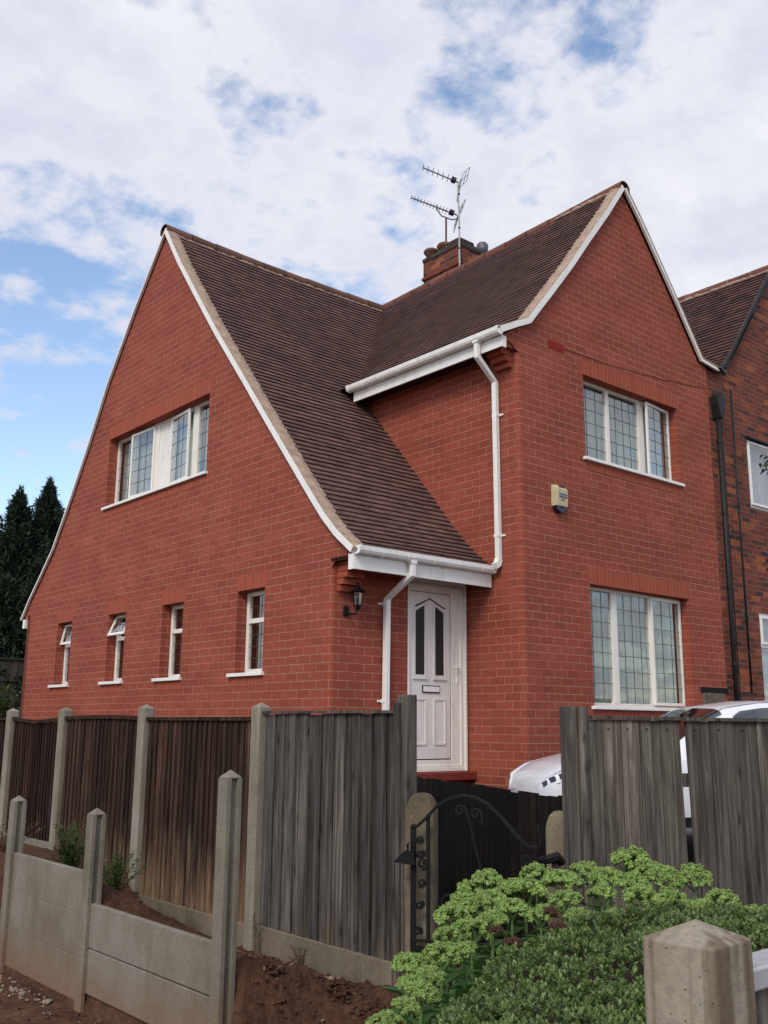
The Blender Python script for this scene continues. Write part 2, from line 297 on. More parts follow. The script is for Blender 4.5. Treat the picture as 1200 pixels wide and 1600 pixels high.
M_dried = leaf('dried_seed_head', (.05, .025, .016), (.075, .036, .022), (.10, .055, .034), .9, .05)
M_hebe = leaf('hebe_leaf', (.085, .145, .035), (.15, .225, .065), (.27, .34, .15), .45)
M_hebest = flat('hebe_twig', (.05, .035, .02), .9)
M_conif = leaf('conifer_spray', (.017, .034, .022), (.028, .052, .032), (.045, .075, .045), .8, .1)
M_bark = flat('bark', (.05, .035, .025), .95, .1, 0, .4, 12, .6)
M_weed = leaf('weed_leaf', (.04, .085, .02), (.06, .12, .03), (.10, .13, .04), .6)
M_weedd = leaf('dead_weed', (.10, .05, .02), (.14, .08, .035), (.20, .13, .06), .8)
M_rock = flat('pale_stone', (.27, .22, .17), .9, .1, 0, .4, 15, .6); M_rub = flat('rubble_stone', (.16, .13, .10), .9, .1, 0, .4, 15, .6)
M_fallen = leaf('fallen_leaf', (.20, .11, .045), (.24, .15, .07), (.30, .22, .12), .8, .1)

# ---------------------------------------------------------------- mesh helpers
WORLD = {}
class MB:
    def __init__(s): s.v = []; s.f = []; s.uv = {}; s.xf = None; s.mi = []
    def pts(s, ps):
        k = len(s.v)
        for p in ps:
            p = Vector(p); s.v.append(s.xf(p) if s.xf else p)
        return k
    def face(s, idx, uv=None, mi=0):
        if uv: s.uv[len(s.f)] = uv
        s.f.append(tuple(idx)); s.mi.append(mi)
    def poly(s, ps, uv=None, mi=0):
        k = s.pts(ps); s.face(range(k, k+len(ps)), uv, mi)
    def box(s, x0, x1, y0, y1, z0, z1, T=None):
        P = [Vector((x, y, z)) for z in (z0, z1) for y in (y0, y1) for x in (x0, x1)]
        if T: P = [T(p) for p in P]
        k = s.pts(P)
        for a in ((0, 2, 3, 1), (4, 5, 7, 6), (0, 1, 5, 4), (2, 6, 7, 3), (0, 4, 6, 2), (1, 3, 7, 5)): s.face([k+i for i in a])
        return s
    def tube(s, path, r, n=8, cap=True, closed=False):
        path = [Vector(p) for p in path]; rs = r if isinstance(r, (list, tuple)) else [r]*len(path); rings = []; up = None
        for i, p in enumerate(path):
            a = path[max(i-1, 0)]; b = path[min(i+1, len(path)-1)]; t = (b-a).normalized()
            if up is None: up = Vector((0, 0, 1)) if abs(t.z) < .9 else Vector((1, 0, 0))
            x = t.cross(up).normalized(); y = x.cross(t).normalized(); up = y
            rings.append(s.pts([p+(x*math.cos(2*math.pi*j/n)+y*math.sin(2*math.pi*j/n))*rs[i] for j in range(n)]))
        for a, b in zip(rings, rings[1:]):
            for j in range(n): s.face((a+j, a+(j+1) % n, b+(j+1) % n, b+j))
        if cap: s.face([rings[0]+j for j in range(n)][::-1]); s.face([rings[-1]+j for j in range(n)])
        return s
    def strip(s, path, w, t, side):
        """square section bar along path; side = width direction"""
        side = Vector(side).normalized(); path = [Vector(p) for p in path]; rings = []
        for i, p in enumerate(path):
            a = path[max(i-1, 0)]; b = path[min(i+1, len(path)-1)]; tt = (b-a).normalized(); nn = tt.cross(side).normalized()
            rings.append(s.pts([p+side*w/2+nn*t/2, p-side*w/2+nn*t/2, p-side*w/2-nn*t/2, p+side*w/2-nn*t/2]))
        for a, b in zip(rings, rings[1:]):
            for j in range(4): s.face((a+j, a+(j+1) % 4, b+(j+1) % 4, b+j))
        s.face([rings[0]+j for j in range(4)][::-1]); s.face([rings[-1]+j for j in range(4)]); return s
    def prism(s, poly, a, b, fn):
        """poly of 2D points, extruded from a to b; fn(u,v,w)->point"""
        n = len(poly); k0 = s.pts([fn(u, v, a) for u, v in poly]); k1 = s.pts([fn(u, v, b) for u, v in poly])
        tri = tessellate_polygon([[Vector((u, v, 0)) for u, v in poly]])
        for t in tri: s.face([k0+i for i in t]); s.face([k1+i for i in t][::-1])
        for i in range(n): j = (i+1) % n; s.face((k0+i, k0+j, k1+j, k1+i))
        return s
    def lathe(s, prof, c, n=16):
        rings = [s.pts([(c[0]+r*math.cos(2*math.pi*j/n), c[1]+r*math.sin(2*math.pi*j/n), c[2]+z) for j in range(n)]) for r, z in prof]
        for a, b in zip(rings, rings[1:]):
            for j in range(n): s.face((a+j, a+(j+1) % n, b+(j+1) % n, b+j))
        s.face([rings[0]+j for j in range(n)][::-1]); s.face([rings[-1]+j for j in range(n)]); return s
    def mesh(s, name, mats, smooth=False, fix=True):
        me = bpy.data.meshes.new(name); me.from_pydata([tuple(p) for p in s.v], [], s.f)
        mats = mats if isinstance(mats, (list, tuple)) else [mats]
        for m in mats: me.materials.append(m)
        if any(s.mi): me.polygons.foreach_set('material_index', s.mi)
        if s.uv:
            lay = me.uv_layers.new(name='UVMap'); 
            for pi, uvs in s.uv.items():
                pl = me.polygons[pi]
                for li, q in zip(pl.loop_indices, uvs): lay.data[li].uv = q
        if fix:
            bm = bmesh.new(); bm.from_mesh(me); bmesh.ops.recalc_face_normals(bm, faces=bm.faces); bm.to_mesh(me); bm.free()
        if smooth: me.polygons.foreach_set('use_smooth', [True]*len(me.polygons))
        me.update(); return me
    def build(s, name, mats, parent=None, loc=(0, 0, 0), rot=0, local=False, smooth=False, bevel=0, fix=True, auto=None):
        me = s.mesh(name, mats, smooth, fix)
        return link(name, me, parent, loc, rot, local, bevel, auto)
def link(name, me, parent=None, loc=(0, 0, 0), rot=0, local=False, bevel=0, auto=None):
    o = bpy.data.objects.new(name, me); C.objects.link(o); o.parent = parent
    if local: o.location = loc; o.rotation_euler = (0, 0, rot)
    else:
        base = WORLD.get(parent.name, Vector((0, 0, 0))) if parent else Vector((0, 0, 0))
        o.location = Vector(loc)-base; o.rotation_euler = (0, 0, rot); WORLD[o.name] = Vector(loc)
    if bevel:
        b = o.modifiers.new('bevel', 'BEVEL'); b.width = bevel; b.segments = 2; b.limit_method = 'ANGLE'
    return o
def tag(o, label=None, cat=None, group=None, kind=None):
    if label: o['label'] = label
    if cat: o['category'] = cat
    if group: o['group'] = group
    if kind: o['kind'] = kind
    return o
def thing(name, loc, label, cat, group=None, rot=0):
    o = bpy.data.objects.new(name, None); C.objects.link(o); o.location = loc; o.rotation_euler = (0, 0, rot); o.empty_display_size = .1; WORLD[o.name] = Vector(loc)
    return tag(o, label, cat, group)

def wall(parent, outline, holes, loc, rot, mat, depth=.15, name='wall', curve_left=0, curve_right=0, zr=None, label=None, cx0=None):
    """brick wall in local coords: x along it, y inwards, z up, with window openings and their reveals"""
    mb = MB(); loops = [outline]+[[(a, c), (b, c), (b, d), (a, d)] for a, b, c, d in holes]
    allp = [p for lp in loops for p in lp]
    k = mb.pts([(x, 0, z) for x, z in allp])
    for t in tessellate_polygon([[Vector((x, z, 0)) for x, z in lp] for lp in loops]):
        mb.face([k+i for i in t], [(allp[i][0], allp[i][1]) for i in t])
    for a, b, c, d in holes:
        for (p, q) in (((a, c), (a, d)), ((b, d), (b, c)), ((a, d), (b, d)), ((b, c), (a, c))):
            P = [(p[0], 0, p[1]), (q[0], 0, q[1]), (q[0], depth+.06, q[1]), (p[0], depth+.06, p[1])]
            U = [(v[0]+v[1], v[2]) for v in P] if p[0] == q[0] else [(v[0], v[2]+v[1]) for v in P]
            mb.poly(P, U)
    if curve_left:      # rounded external corner towards -x
        r, z0, z1 = curve_left, zr[0], zr[1]; x0 = cx0 if cx0 is not None else min(x for x, z in outline)
        n = 5
        for i in range(n):
            a0, a1 = i/n*math.pi/2, (i+1)/n*math.pi/2
            f_ = lambda a: (x0-r*math.sin(a), r-r*math.cos(a))
            (xa, ya), (xb, yb) = f_(a0), f_(a1)
            mb.poly([(xa, ya, z0), (xa, ya, z1), (xb, yb, z1), (xb, yb, z0)], [(x0-r*a0, z0), (x0-r*a0, z1), (x0-r*a1, z1), (x0-r*a1, z0)])
    o = mb.build(name, mat, parent, loc, rot)
    if label: o['label'] = label
    return o
def soldier(parent, x0, x1, z0, h, loc, rot, name='soldier_course', n=None):
    n = n or max(2, round((x1-x0)/.085)); w = (x1-x0)/n; mb = MB()
    for i in range(n):
        a, b = x0+i*w, x0+(i+1)*w
        mb.box(a+.001, b-.001, -.004, .02, z0, z0+h)
        for fi in range(len(mb.f)-6, len(mb.f)):
            vs = [mb.v[j] for j in mb.f[fi]]
            mb.uv[fi] = [(p.z-z0+.1, (p.x-a)/w*.085+i*.085) for p in vs]
    return mb.build(name, M_sold, parent, loc, rot, fix=False)

def window(parent, x0, x1, z0, z1, lights, loc, rot, rec=.15, blind=None, sill=.06, bx=.045, curtain_y=.12, lattice=True, sillm=None, wmat=None, label=None):
    wm = wmat or M_cream
    f = MB(); y0, y1 = rec, rec+.06
    f.box(x0, x1, y0, y1, z0, z0+bx); f.box(x0, x1, y0, y1, z1-bx, z1); f.box(x0, x0+bx, y0, y1, z0+bx, z1-bx); f.box(x1-bx, x1, y0, y1, z0+bx, z1-bx)
    for lt in lights:
        if lt.get('mull'): a, b = lt['mull']; f.box(a, b, y0-.002, y1, z0+bx, z1-bx)
        if lt.get('tran'): a, b, c, d = lt['tran']; f.box(a, b, y0-.003, y1, c, d)
    w = f.build('window', wm, parent, loc, rot, bevel=.004)
    if label: w['label'] = label
    for lt in lights:
        if 'x' not in lt: continue
        a, b = lt['x']; c, d = lt.get('z', (z0+bx, z1-bx)); T = None; yy = rec+.025; ty = lt.get('t', 'fixed')
        if ty in ('case', 'hopper'):
            cw = .042; ang = lt.get('ang', 0)
            if ty == 'hopper': T = lambda p, ang=ang, d=d: Vector((p.x, (p.y-rec)*math.cos(ang)-(d-p.z)*math.sin(ang)+rec, d-(d-p.z)*math.cos(ang)-(p.y-rec)*math.sin(ang)))
            elif lt.get('hinge', 'L') == 'L': T = lambda p, ang=ang, a=a: Vector((a+(p.x-a)*math.cos(ang)+(p.y-rec)*math.sin(ang), rec-(p.x-a)*math.sin(ang)+(p.y-rec)*math.cos(ang), p.z))
            else: T = lambda p, ang=ang, b=b: Vector((b-(b-p.x)*math.cos(ang)-(p.y-rec)*math.sin(ang), rec-(b-p.x)*math.sin(ang)+(p.y-rec)*math.cos(ang), p.z))
            cs = MB(); ya, yb = rec-.03, rec-.001
            cs.box(a, b, ya, yb, c, c+cw, T); cs.box(a, b, ya, yb, d-cw, d, T); cs.box(a, a+cw, ya, yb, c+cw, d-cw, T); cs.box(b-cw, b, ya, yb, c+cw, d-cw, T)
            cs.build('casement', wm, w, local=True, bevel=.004)
            a, b, c, d = a+cw, b-cw, c+cw, d-cw; yy = rec-.015
        if ty == 'panel':
            MB().box(a, b, rec+.015, rec+.03, c, d).build('infill_panel', wm, w, local=True); continue
        p = MB(); q = [Vector(v) for v in ((a, yy, c), (b, yy, c), (b, yy, d), (a, yy, d))]
        if T: q = [T(v) for v in q]
        p.poly(q); p.build('pane', M_glass, w, local=True)
        if lattice:
            nx = lt.get('nx', 3); nz = lt.get('nz', 6); l = MB(); hw = .0035
            for i in range(1, nx): xx = a+(b-a)*i/nx; l.box(xx-hw, xx+hw, yy-.004, yy-.001, c, d, T)
            for i in range(1, nz): zc = c+(d-c)*i/nz; l.box(a, b, yy-.005, yy-.0012, zc-hw, zc+hw, T)
            l.build('leaded_lattice', M_lead, w, local=True)
    if sill:
        s = MB(); s.box(x0-sill, x1+.045, -.05, rec+.005, z0-.045, z0-.001); s.build('sill', sillm or M_white, w, local=True, bevel=.006)
    if blind:
        b_ = MB(); n = int((x1-x0)/.022); yb = rec+curtain_y; P = []
        for i in range(n+1):
            x = x0+.01+(x1-x0-.02)*i/n; y = yb+.018*math.sin(i*2.1+math.sin(i*.37)*2)+.006*math.sin(i*5.1)
            P.append((x, y))
        for (a, ya), (b, yb_) in zip(P, P[1:]): b_.poly([(a, ya, z0-.05), (b, yb_, z0-.05), (b, yb_, z1+.05), (a, ya, z1+.05)])
        b_.build('blind', blind, w, local=True, smooth=False)
    # the dark room behind
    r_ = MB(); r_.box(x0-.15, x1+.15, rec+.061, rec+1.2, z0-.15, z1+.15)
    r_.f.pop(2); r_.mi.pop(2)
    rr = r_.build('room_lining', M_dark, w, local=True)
    return w

def unp(px, py, ax, val):
    a = (px-600)/F; b = -(py-800)/F
    d = cr*a + cu*b + _f
    return CAM + d*((val-CAM[ax])/d[ax])

# ================================================================ the corner house
w, d, Lh = 2.187, .938, 8.97; YR = 4.49; XR = 4.60; XE = 6.66; XR2 = 9.15
house = thing('brick_house', (0, 0, 0), 'detached looking red brick corner house with two steep tiled gables and white front door', 'house')
# verge outlines: horizontal position and height from the ridge down to the eave (measured on the gable walls)
PR = [(4.49, 8.26), (3.80, 7.43), (3.02, 6.44), (2.15, 5.38), (1.25, 4.30), (.62, 3.545), (.17, 3.03), (-.10, 2.75), (-.30, 2.56), (-.425, 2.42)]
def trace(pts, ax, val, keep): return [(round(unp(x, y, ax, val)[keep], 3), round(unp(x, y, ax, val)[2], 3)) for x, y in pts]
PR = trace([(253.3, 365), (278.3, 411.7), (306.7, 466.7), (336.7, 523.3), (385, 606.7), (400, 633.3), (448.3, 716.7), (483.3, 776.7), (503.3, 810), (523.3, 836.7), (549, 863)], 0, -.06, 1); PR[0] = (YR, 8.25)
PL = [(YR, 8.25), (5.4, 7.22), (6.25, 6.15), (6.85, 5.2), (7.45, 4.34), (8.06, 3.53), (8.6, 3.03), (8.95, 2.72), (9.28, 2.37)]
WL = trace([(978, 298.5), (950.5, 336), (922, 376.5), (895, 417), (865, 457.5), (839.5, 490.5), (829, 505), (808, 511), (784, 519)], 1, -d-.06, 0); WL[0] = (XR, 8.40)
WR = [(XR, 8.40), (4.985, 7.98), (5.897, 6.86), (6.285, 6.35), (6.44, 6.15), (6.66, 6.125), (6.93, 6.10)]
def interp(prof, h):
    ps = sorted(prof); xs = [p[0] for p in ps]; zs = [p[1] for p in ps]
    return float(np.interp(h, xs, zs))

# --- walls
gable_holes = [(-6.115, -2.925, 3.99, 5.15), (-1.985, -1.357, 1.165, 2.21), (-3.98, -3.372, 1.165, 2.205), (-5.72, -5.13, 1.165, 2.205), (-7.68, -7.10, 1.165, 2.21)]
gw = [(-Lh, -1.3), (-.05, -1.3), (-.05, 2.30), (0, 2.30), (.05, 2.36), (.30, 2.36), (.415, 2.40)]
gw += [(-y, z-.004) for y, z in PR[::-1][1:]] + [(-y, z-.004) for y, z in PL[1:-1]] + [(-9.2, 2.44), (-9.2, 2.36), (-Lh, 2.36)]
wall(house, gw, gable_holes, (0, 0, 0), R(-90), M_brick)
LX = .1175          # lintel overhang
for a, b, c, e in gable_holes:
    soldier(house, a-.03, b+.05, e-.001, .22 if e > 4 else .205, (0, 0, 0), R(-90), 'lintel')
    soldier(house, a-.06, b+.04, c-.165, .115, (0, 0, 0), R(-90), 'sill_course')
wall(house, [(.05, -1.3), (w, -1.3), (w, 2.42), (.05, 2.42)], [(1.165, 2.150, 0, 2.37)], (0, 0, 0), 0, M_brick, depth=.02, curve_left=.05, zr=(-1.3, 2.36))
ww = MB(); ww.poly([(-2.9, 0, -1.3), (d-.05, 0, -1.3), (d-.05, 0, 5.5), (-2.9, 0, 5.5)], [(-2.9, -1.3), (d-.05, -1.3), (d-.05, 5.5), (-2.9, 5.5)]); ww.build('wall', M_brick, house, (w, 0, 0), R(-90))
front_holes = [(3.52, 5.75, 4.065, 5.235), (3.505, 5.772, .80, 2.357)]
fwp = [(w+.05, -1.3), (XE, -1.3), (XE, WR[-2][1]-.01)] + [(x, z-.004) for x, z in WR[::-1][2:]] + [(x, z-.004) for x, z in WL[1:-1]] + [(w-.28, WL[-1][1]-.0), (w-.28, 5.30), (w-.12, 5.30), (w, 5.22), (w+.05, 5.22)]
wall(house, fwp, front_holes, (0, -d, 0), 0, M_brick, curve_left=.05, zr=(-1.3, 5.22), cx0=w+.05)
for a, b, c, e in front_holes:
    soldier(house, a-.05, b+.05, e-.001, .22, (0, -d, 0), 0, 'lintel'); soldier(house, a+.02, b+.08, c-.17, .12, (0, -d, 0), 0, 'sill_course')
rs = MB(); rs.poly([(XE, -d, -1.3), (XE, -d, 6.1), (XE, -d+.1, 6.1), (XE, -d+.1, -1.3)], [(0, -1.3), (0, 6.1), (.1, 6.1), (.1, -1.3)]); rs.build('wall', M_brick, house)
bk = MB(); bk.box(0, 6.9, Lh-.02, Lh+.1, -1.3, 2.45); bk.build('back_wall', M_old, house)
# stepped brick corbels that carry the ends of the eaves
cb = MB()
for i in range(5): cb.box(.075, .34, -.055-.062*i, .02, 2.03+.075*i, 2.03+.075*(i+1)-.008)
cb.build('eave_corbel', M_sold, house)
cb = MB()
for i in range(3): cb.box(w-.06-.075*i, w+.02, -d+.085, -d+.34, 5.02+.075*i, 5.02+.075*(i+1)-.008)
cb.box(w-.28, w+.02, -d+.02, -d+.34, 5.245, 5.31)
cb.build('eave_corbel', M_sold, house)
# soffits
MB().box(-.02, w-.002, -.44, .0, 2.375, 2.40).build('soffit', M_brownplain, house)
MB().box(w-.30, w-.002, -d+.35, 2.3, 5.26, 5.29).build('soffit', M_brownplain, house)

# --- roofs, one tile at a time
def offset_prof(prof, off):
    out_ = []
    for i, p in enumerate(prof):
        a = prof[max(i-1, 0)]; b = prof[min(i+1, len(prof)-1)]; t = Vector((b[0]-a[0], b[1]-a[1])).normalized()
        nn = Vector((-t.y, t.x)); nn = nn if nn.y > 0 else -nn
        out_.append((p[0]+nn.x*off, p[1]+nn.y*off))
    return out_
def slope(parent, prof, s0, s1, axis, mat, sag=lambda s: 0, cull=lambda X, Y, z: False, off=.055, tw=.165, g=.1, name='roof', base=True, eave_over=.05, vergein=None):
    pf = offset_prof(prof, off); pts = [Vector(p) for p in pf]
    t = (pts[-1]-pts[-2]).normalized(); pts[-1] = pts[-1]+t*eave_over
    seg = [0]
    for a, b in zip(pts, pts[1:]): seg.append(seg[-1]+(b-a).length)
    zt, zb = pts[0].y, pts[-1].y
    def P(s, a, n):
        a = max(0, min(a, seg[-1])); i = min(max(np.searchsorted(seg, a)-1, 0), len(seg)-2); fr = (a-seg[i])/(seg[i+1]-seg[i])
        q = pts[i].lerp(pts[i+1], fr); tt = (pts[i+1]-pts[i]).normalized(); nn = Vector((-tt.y, tt.x)); nn = nn if nn.y > 0 else -nn
        q = q+nn*n; z = q.y + sag(s)*max(0, min(1, (q.y-zb)/(zt-zb)))
        return Vector((s, q.x, z)) if axis == 'X' else Vector((q.x, s, z))
    m = MB(); rows = int(seg[-1]/g)
    for r in range(rows+1):
        lo = seg[-1]-r*g
        if lo < .04: break
        hi = max(lo-g*1.25, .0); sh = (r % 2)*tw/2+random.uniform(-.012, .012); n = int(abs(s1-s0)/tw)+2
        wav = random.uniform(-.004, .004)
        for k in range(-1, n):
            a = s0+k*tw+sh; b = a+tw-.0015
            if b <= s0+.02 or a >= s1-.02: continue
            a = max(a, s0+random.uniform(0, .012)); b = min(b, s1-.001)
            mid = P((a+b)/2, lo, 0)
            if cull(mid.x, mid.y, mid.z): continue
            j = random.uniform(-.0015, .0015); j2 = random.uniform(-.0012, .0012); lj = random.uniform(-.004, .004)+wav
            T = [P(a, lo+lj, .031+j), P(b, lo+lj, .031+j+j2), P(b, hi, .006), P(a, hi, .006)]
            B = [P(a, lo+lj, .018+j), P(b, lo+lj, .018+j+j2), P(b, hi, -.004), P(a, hi, -.004)]
            kk = m.pts(T+B); m.face((kk, kk+1, kk+2, kk+3)); m.face((kk, kk+4, kk+5, kk+1)); m.face((kk+1, kk+5, kk+6, kk+2)); m.face((kk, kk+3, kk+7, kk+4)); m.face((kk+4, kk+7, kk+6, kk+5))
    o = m.build(name, mat, parent, fix=False)
    o['label'] = 'rows of dark brown clay tiles'
    if base:
        bm_ = MB(); ns = 12
        S_ = [s0+(s1-s0)*i/ns for i in range(ns+1)]; A_ = list(seg)
        for i in range(ns):
            for jx in range(len(A_)-1):
                c = P((S_[i]+S_[i+1])/2, (A_[jx]+A_[jx+1])/2, 0)
                bm_.poly([P(S_[i], A_[jx], -.006), P(S_[i+1], A_[jx], -.006), P(S_[i+1], A_[jx+1], -.006), P(S_[i], A_[jx+1], -.006)])
        bm_.build('underlay', M_dark, o, local=True)
    return o, P, seg
zmain = lambda Y: interp([(y, z) for y, z in offset_prof(PR, .06)], Y)
zwl = lambda X: interp([(x, z) for x, z in offset_prof(WL, .06)], X)
sagm = lambda s: -.035*math.sin(max(0, min(1, s/XR))*math.pi)-.03*max(0, min(1, s/XR))
sagw = lambda s: -.13*max(0, min(1, (s+d)/(YR+d)))-.02*math.sin(max(0, min(1, (s+d)/(YR+d)))*math.pi)
r1, P1, g1 = slope(house, PR, -.05, XR+.1, 'X', M_tile, sagm, lambda X, Y, z: X > w+.22 and z < zwl(X)-.22)
r2, P2, g2_ = slope(house, WL, -d-.05, YR+.1, 'Y', M_tile, sagw, lambda X, Y, z: zmain(min(Y, YR)) > z+.3)
r3, P3, g3 = slope(house, WR, -d-.05, YR, 'Y', M_tile, sagw)
bs = MB(); PLo = offset_prof(PL, .035)
for (a, za), (b, zb) in zip(PLo, PLo[1:]): bs.poly([(-.045, a, za), (XE+.3, a, za), (XE+.3, b, zb), (-.045, b, zb)]); bs.poly([(-.045, a, za-.03), (XE+.3, a, za-.03), (XE+.3, b, zb-.03), (-.045, b, zb-.03)])
bs.poly([(XR, YR, 8.3), (XE+2.5, YR, 8.3), (XE+2.5, 2.7, 6.1), (XR, 2.7, 6.1)])
bs.build('rear_roof', M_tile, house)

def ridge(parent, pa, pb, r, mat, n, sag, name='ridge_tile', over=.02, squat=.9):
    pa, pb = Vector(pa), Vector(pb); dr = (pb-pa).normalized(); sd_ = dr.cross(Vector((0, 0, 1))).normalized(); Ln = (pb-pa).length; m = MB()
    for i in range(n):
        a = pa.lerp(pb, i/n); b = pa.lerp(pb, (i+1)/n-.004); a.z += sag(i/n)+random.uniform(-.004, .006); b.z += sag((i+1)/n)+random.uniform(-.006, .004)
        rings = []
        for c, rr in ((a, r*1.0), (b, r*.985)):
            rings.append(m.pts([c+sd_*rr*math.cos(t)+Vector((0, 0, rr*squat*math.sin(t)-r*.35)) for t in [math.pi*(-.12+1.24*q/12) for q in range(13)]]+[c+sd_*(rr-.018)*math.cos(t)+Vector((0, 0, (rr-.018)*squat*math.sin(t)-r*.35)) for t in [math.pi*(1.12-1.24*q/12) for q in range(13)]]))
        A, B = rings
        for j in range(26): m.face((A+j, A+(j+1) % 26, B+(j+1) % 26, B+j))
        for j in range(12): m.face((A+j, A+25-j, A+24-j, A+j+1)); m.face((B+j, B+j+1, B+24-j, B+25-j))
    return m.build(name, mat, parent, smooth=False)
RZ = 8.25; ridge(house, (-.075, YR, RZ+.055), (XR-.02, YR, RZ+.055-.03), .125, M_ridge2, 10, lambda t: -.035*math.sin(t*math.pi))
ridge(house, (XR, -d-.075, 8.40+.06), (XR, YR+.05, 8.40+.06-.15), .125, M_ridge, 12, lambda t: -.02*math.sin(t*math.pi))
# bedding mortar under the ridges, an irregular bead
def bead(parent, fn, n, r0, mat=M_cement, name='ridge_mortar'):
    m = MB(); P = []; rs = []
    for i in range(n+1): P.append(fn(i/n)+Vector((0, 0, random.uniform(-.008, .008)))); rs.append(r0*random.uniform(.55, 1.35))
    m.tube(P, rs, 6); return m.build(name, mat, parent, smooth=True)
bead(house, lambda t: P1(-.05+t*(XR+.0), .125, .012), 110, .022)
bead(house, lambda t: P2(-d-.05+t*(YR+d), .12, .010), 110, .012, M_ridge2)
bead(house, lambda t: Vector((XR-.125, -d-.06+t*1.2, 8.36)), 20, .03)
# --- verges: white board on the wall face and cement bed with a jagged inner edge
def verge(parent, prof, P, seg, axis, face, zt, white=True, tileside=None, mat=M_white, cw=.15, bw=.078, mort=None):
    inn = prof; outn = offset_prof(prof, bw)
    if prof is PL or prof is WR: outn = [(h, z) for h, z in outn]
    m = MB(); a0, a1 = face-.028, face+.012
    V = (lambda h, z, s: Vector((s, h, z))) if axis == 'X' else (lambda h, z, s: Vector((h, s, z)))
    for (p, q, pp, qq) in zip(inn, inn[1:], outn, outn[1:]):
        for s_, t_ in ((a0, a1),):
            A = [V(*p, s_), V(*q, s_), V(*qq, s_), V(*pp, s_)]; B = [V(*p, t_), V(*q, t_), V(*qq, t_), V(*pp, t_)]
            k = m.pts(A+B)
            m.face((k, k+1, k+2, k+3)); m.face((k+4, k+7, k+6, k+5)); m.face((k, k+4, k+5, k+1)); m.face((k+3, k+2, k+6, k+7))
    k = m.pts([V(*inn[-1], a0), V(*outn[-1], a0), V(*outn[-1], a1), V(*inn[-1], a1)]); m.face((k, k+1, k+2, k+3))
    m.build('bargeboard', mat, parent)
    if P:
        c = MB(); n = int(seg[-1]/.05); prev = None
        for i in range(n+1):
            a = seg[-1]*i/n; jag = (.0 if i % 2 else .03)+random.uniform(-.012, .012)
            rr = [P(face-.012, a, -.02), P(face-.022, a, .030), P(face+cw*.6, a, .040+random.uniform(-.003, .003)), P(face+cw+jag, a, .030), P(face+cw+jag, a, .0)]
            kk = c.pts(rr)
            if prev is not None:
                for j in range(4): c.face((prev+j, prev+j+1, kk+j+1, kk+j))
            prev = kk
        c.build('verge_mortar', mort or M_cement, parent)
verge(house, PR, P1, g1, 'X', -.012-.035, 0)
verge(house, PL, None, None, 'X', -.012-.02, 0, bw=.03)
verge(house, WL, P2, g2_, 'Y', -d-.047, 0, cw=.17)
verge(house, WR, P3, g3, 'Y', -d-.047, 0, cw=.12, bw=.04)

# --- fascias, gutters and downpipes
def gutter(parent, p0, dirv, Ln, outv, name='gutter', mat=M_white, unions=()):
    """half round gutter with lip, brackets and stop ends; p0 = back top corner"""
    dirv = Vector(dirv); outv = Vector(outv); up = Vector((0, 0, 1)); p0 = Vector(p0)
    prof = [(0, 0), (0, -.055), (.018, -.078), (.055, -.086), (.092, -.074), (.108, -.045), (.112, .004), (.106, .006), (.100, -.04), (.086, -.066), (.055, -.076), (.02, -.07), (.006, -.05), (.006, 0)]
    def ring(m, s, pr): return m.pts([p0+dirv*s+outv*a+up*b for a, b in pr])
    m = MB()
    def ext(s0, s1, pr):
        A, B = ring(m, s0, pr), ring(m, s1, pr); n = len(pr)
        for j in range(n): m.face((A+j, A+(j+1) % n, B+(j+1) % n, B+j))
        m.face([A+j for j in range(n)][::-1]); m.face([B+j for j in range(n)])
    ext(0, Ln, prof)
    solid = [(-.002, .003), (-.002, -.06), (.016, -.084), (.055, -.092), (.096, -.08), (.114, -.047), (.117, .009)]
    ext(-.004, .03, solid); ext(Ln-.03, Ln+.004, solid)
    g = m.build(name, mat, parent)
    for s in unions:
        m = MB(); ext(s-.05, s+.05, [(a*1.03-.002, b*1.04) for a, b in prof[:7]]+[(a, b-.0) for a, b in prof[7:]]); ext(s-.055, s-.045, [(a*1.07-.004, b*1.08-.001) for a, b in prof[:7]]+prof[7:]); ext(s+.045, s+.055, [(a*1.07-.004, b*1.08-.001) for a, b in prof[:7]]+prof[7:])
        m.build('gutter_union', mat, g, local=True)
    k = 0; s = .35
    while s < Ln:
        m = MB(); ext(s-.012, s+.012, [(a*1.05-.003, b*1.07-.001) for a, b in prof[:7]]+prof[7:]); m.build('gutter_bracket', mat, g, local=True); s += .8
    return g
MB().box(-.035, w-.02, -.452, -.430, 2.225, 2.425).build('fascia', M_white, house, bevel=.004)
MB().box(-.05, -.025, -.450, -.36, 2.225, 2.40).build('fascia_end', M_white, house)
gutter(house, (-.045, -.453, 2.475), (1, 0, 0), w+.0, (0, -1, 0), unions=(.78,))
MB().box(w-.325, w-.303, -d-.035, 1.98, 5.19, 5.375).build('fascia', M_white, house, bevel=.004)
MB().box(w-.305, w-.24, -d-.036, -d-.01, 5.19, 5.34).build('fascia_end', M_white, house)
gutter(house, (w-.326, 2.02, 5.42), (0, -1, 0), 2.02+d+.06, (-1, 0, 0), unions=(2.62,))
def downpipe(parent, path, label, side, wd=.067):
    m = MB(); m.strip(path, wd, wd, side); pts = [Vector(p) for p in path]
    o = m.build('downpipe', M_white, parent, bevel=.006); o['label'] = label
    return o
dp1 = downpipe(house, [(.775, -.51, 2.40), (.775, -.51, 2.24), (.775, -.07, 1.99), (.775, -.045, -.3)], 'white square downpipe beside the front door', (1, 0, 0))
MB().box(.73, .82, -.55, -.465, 2.36, 2.43).build('outlet', M_white, dp1, loc=(0, 0, 0), local=True, bevel=.004)
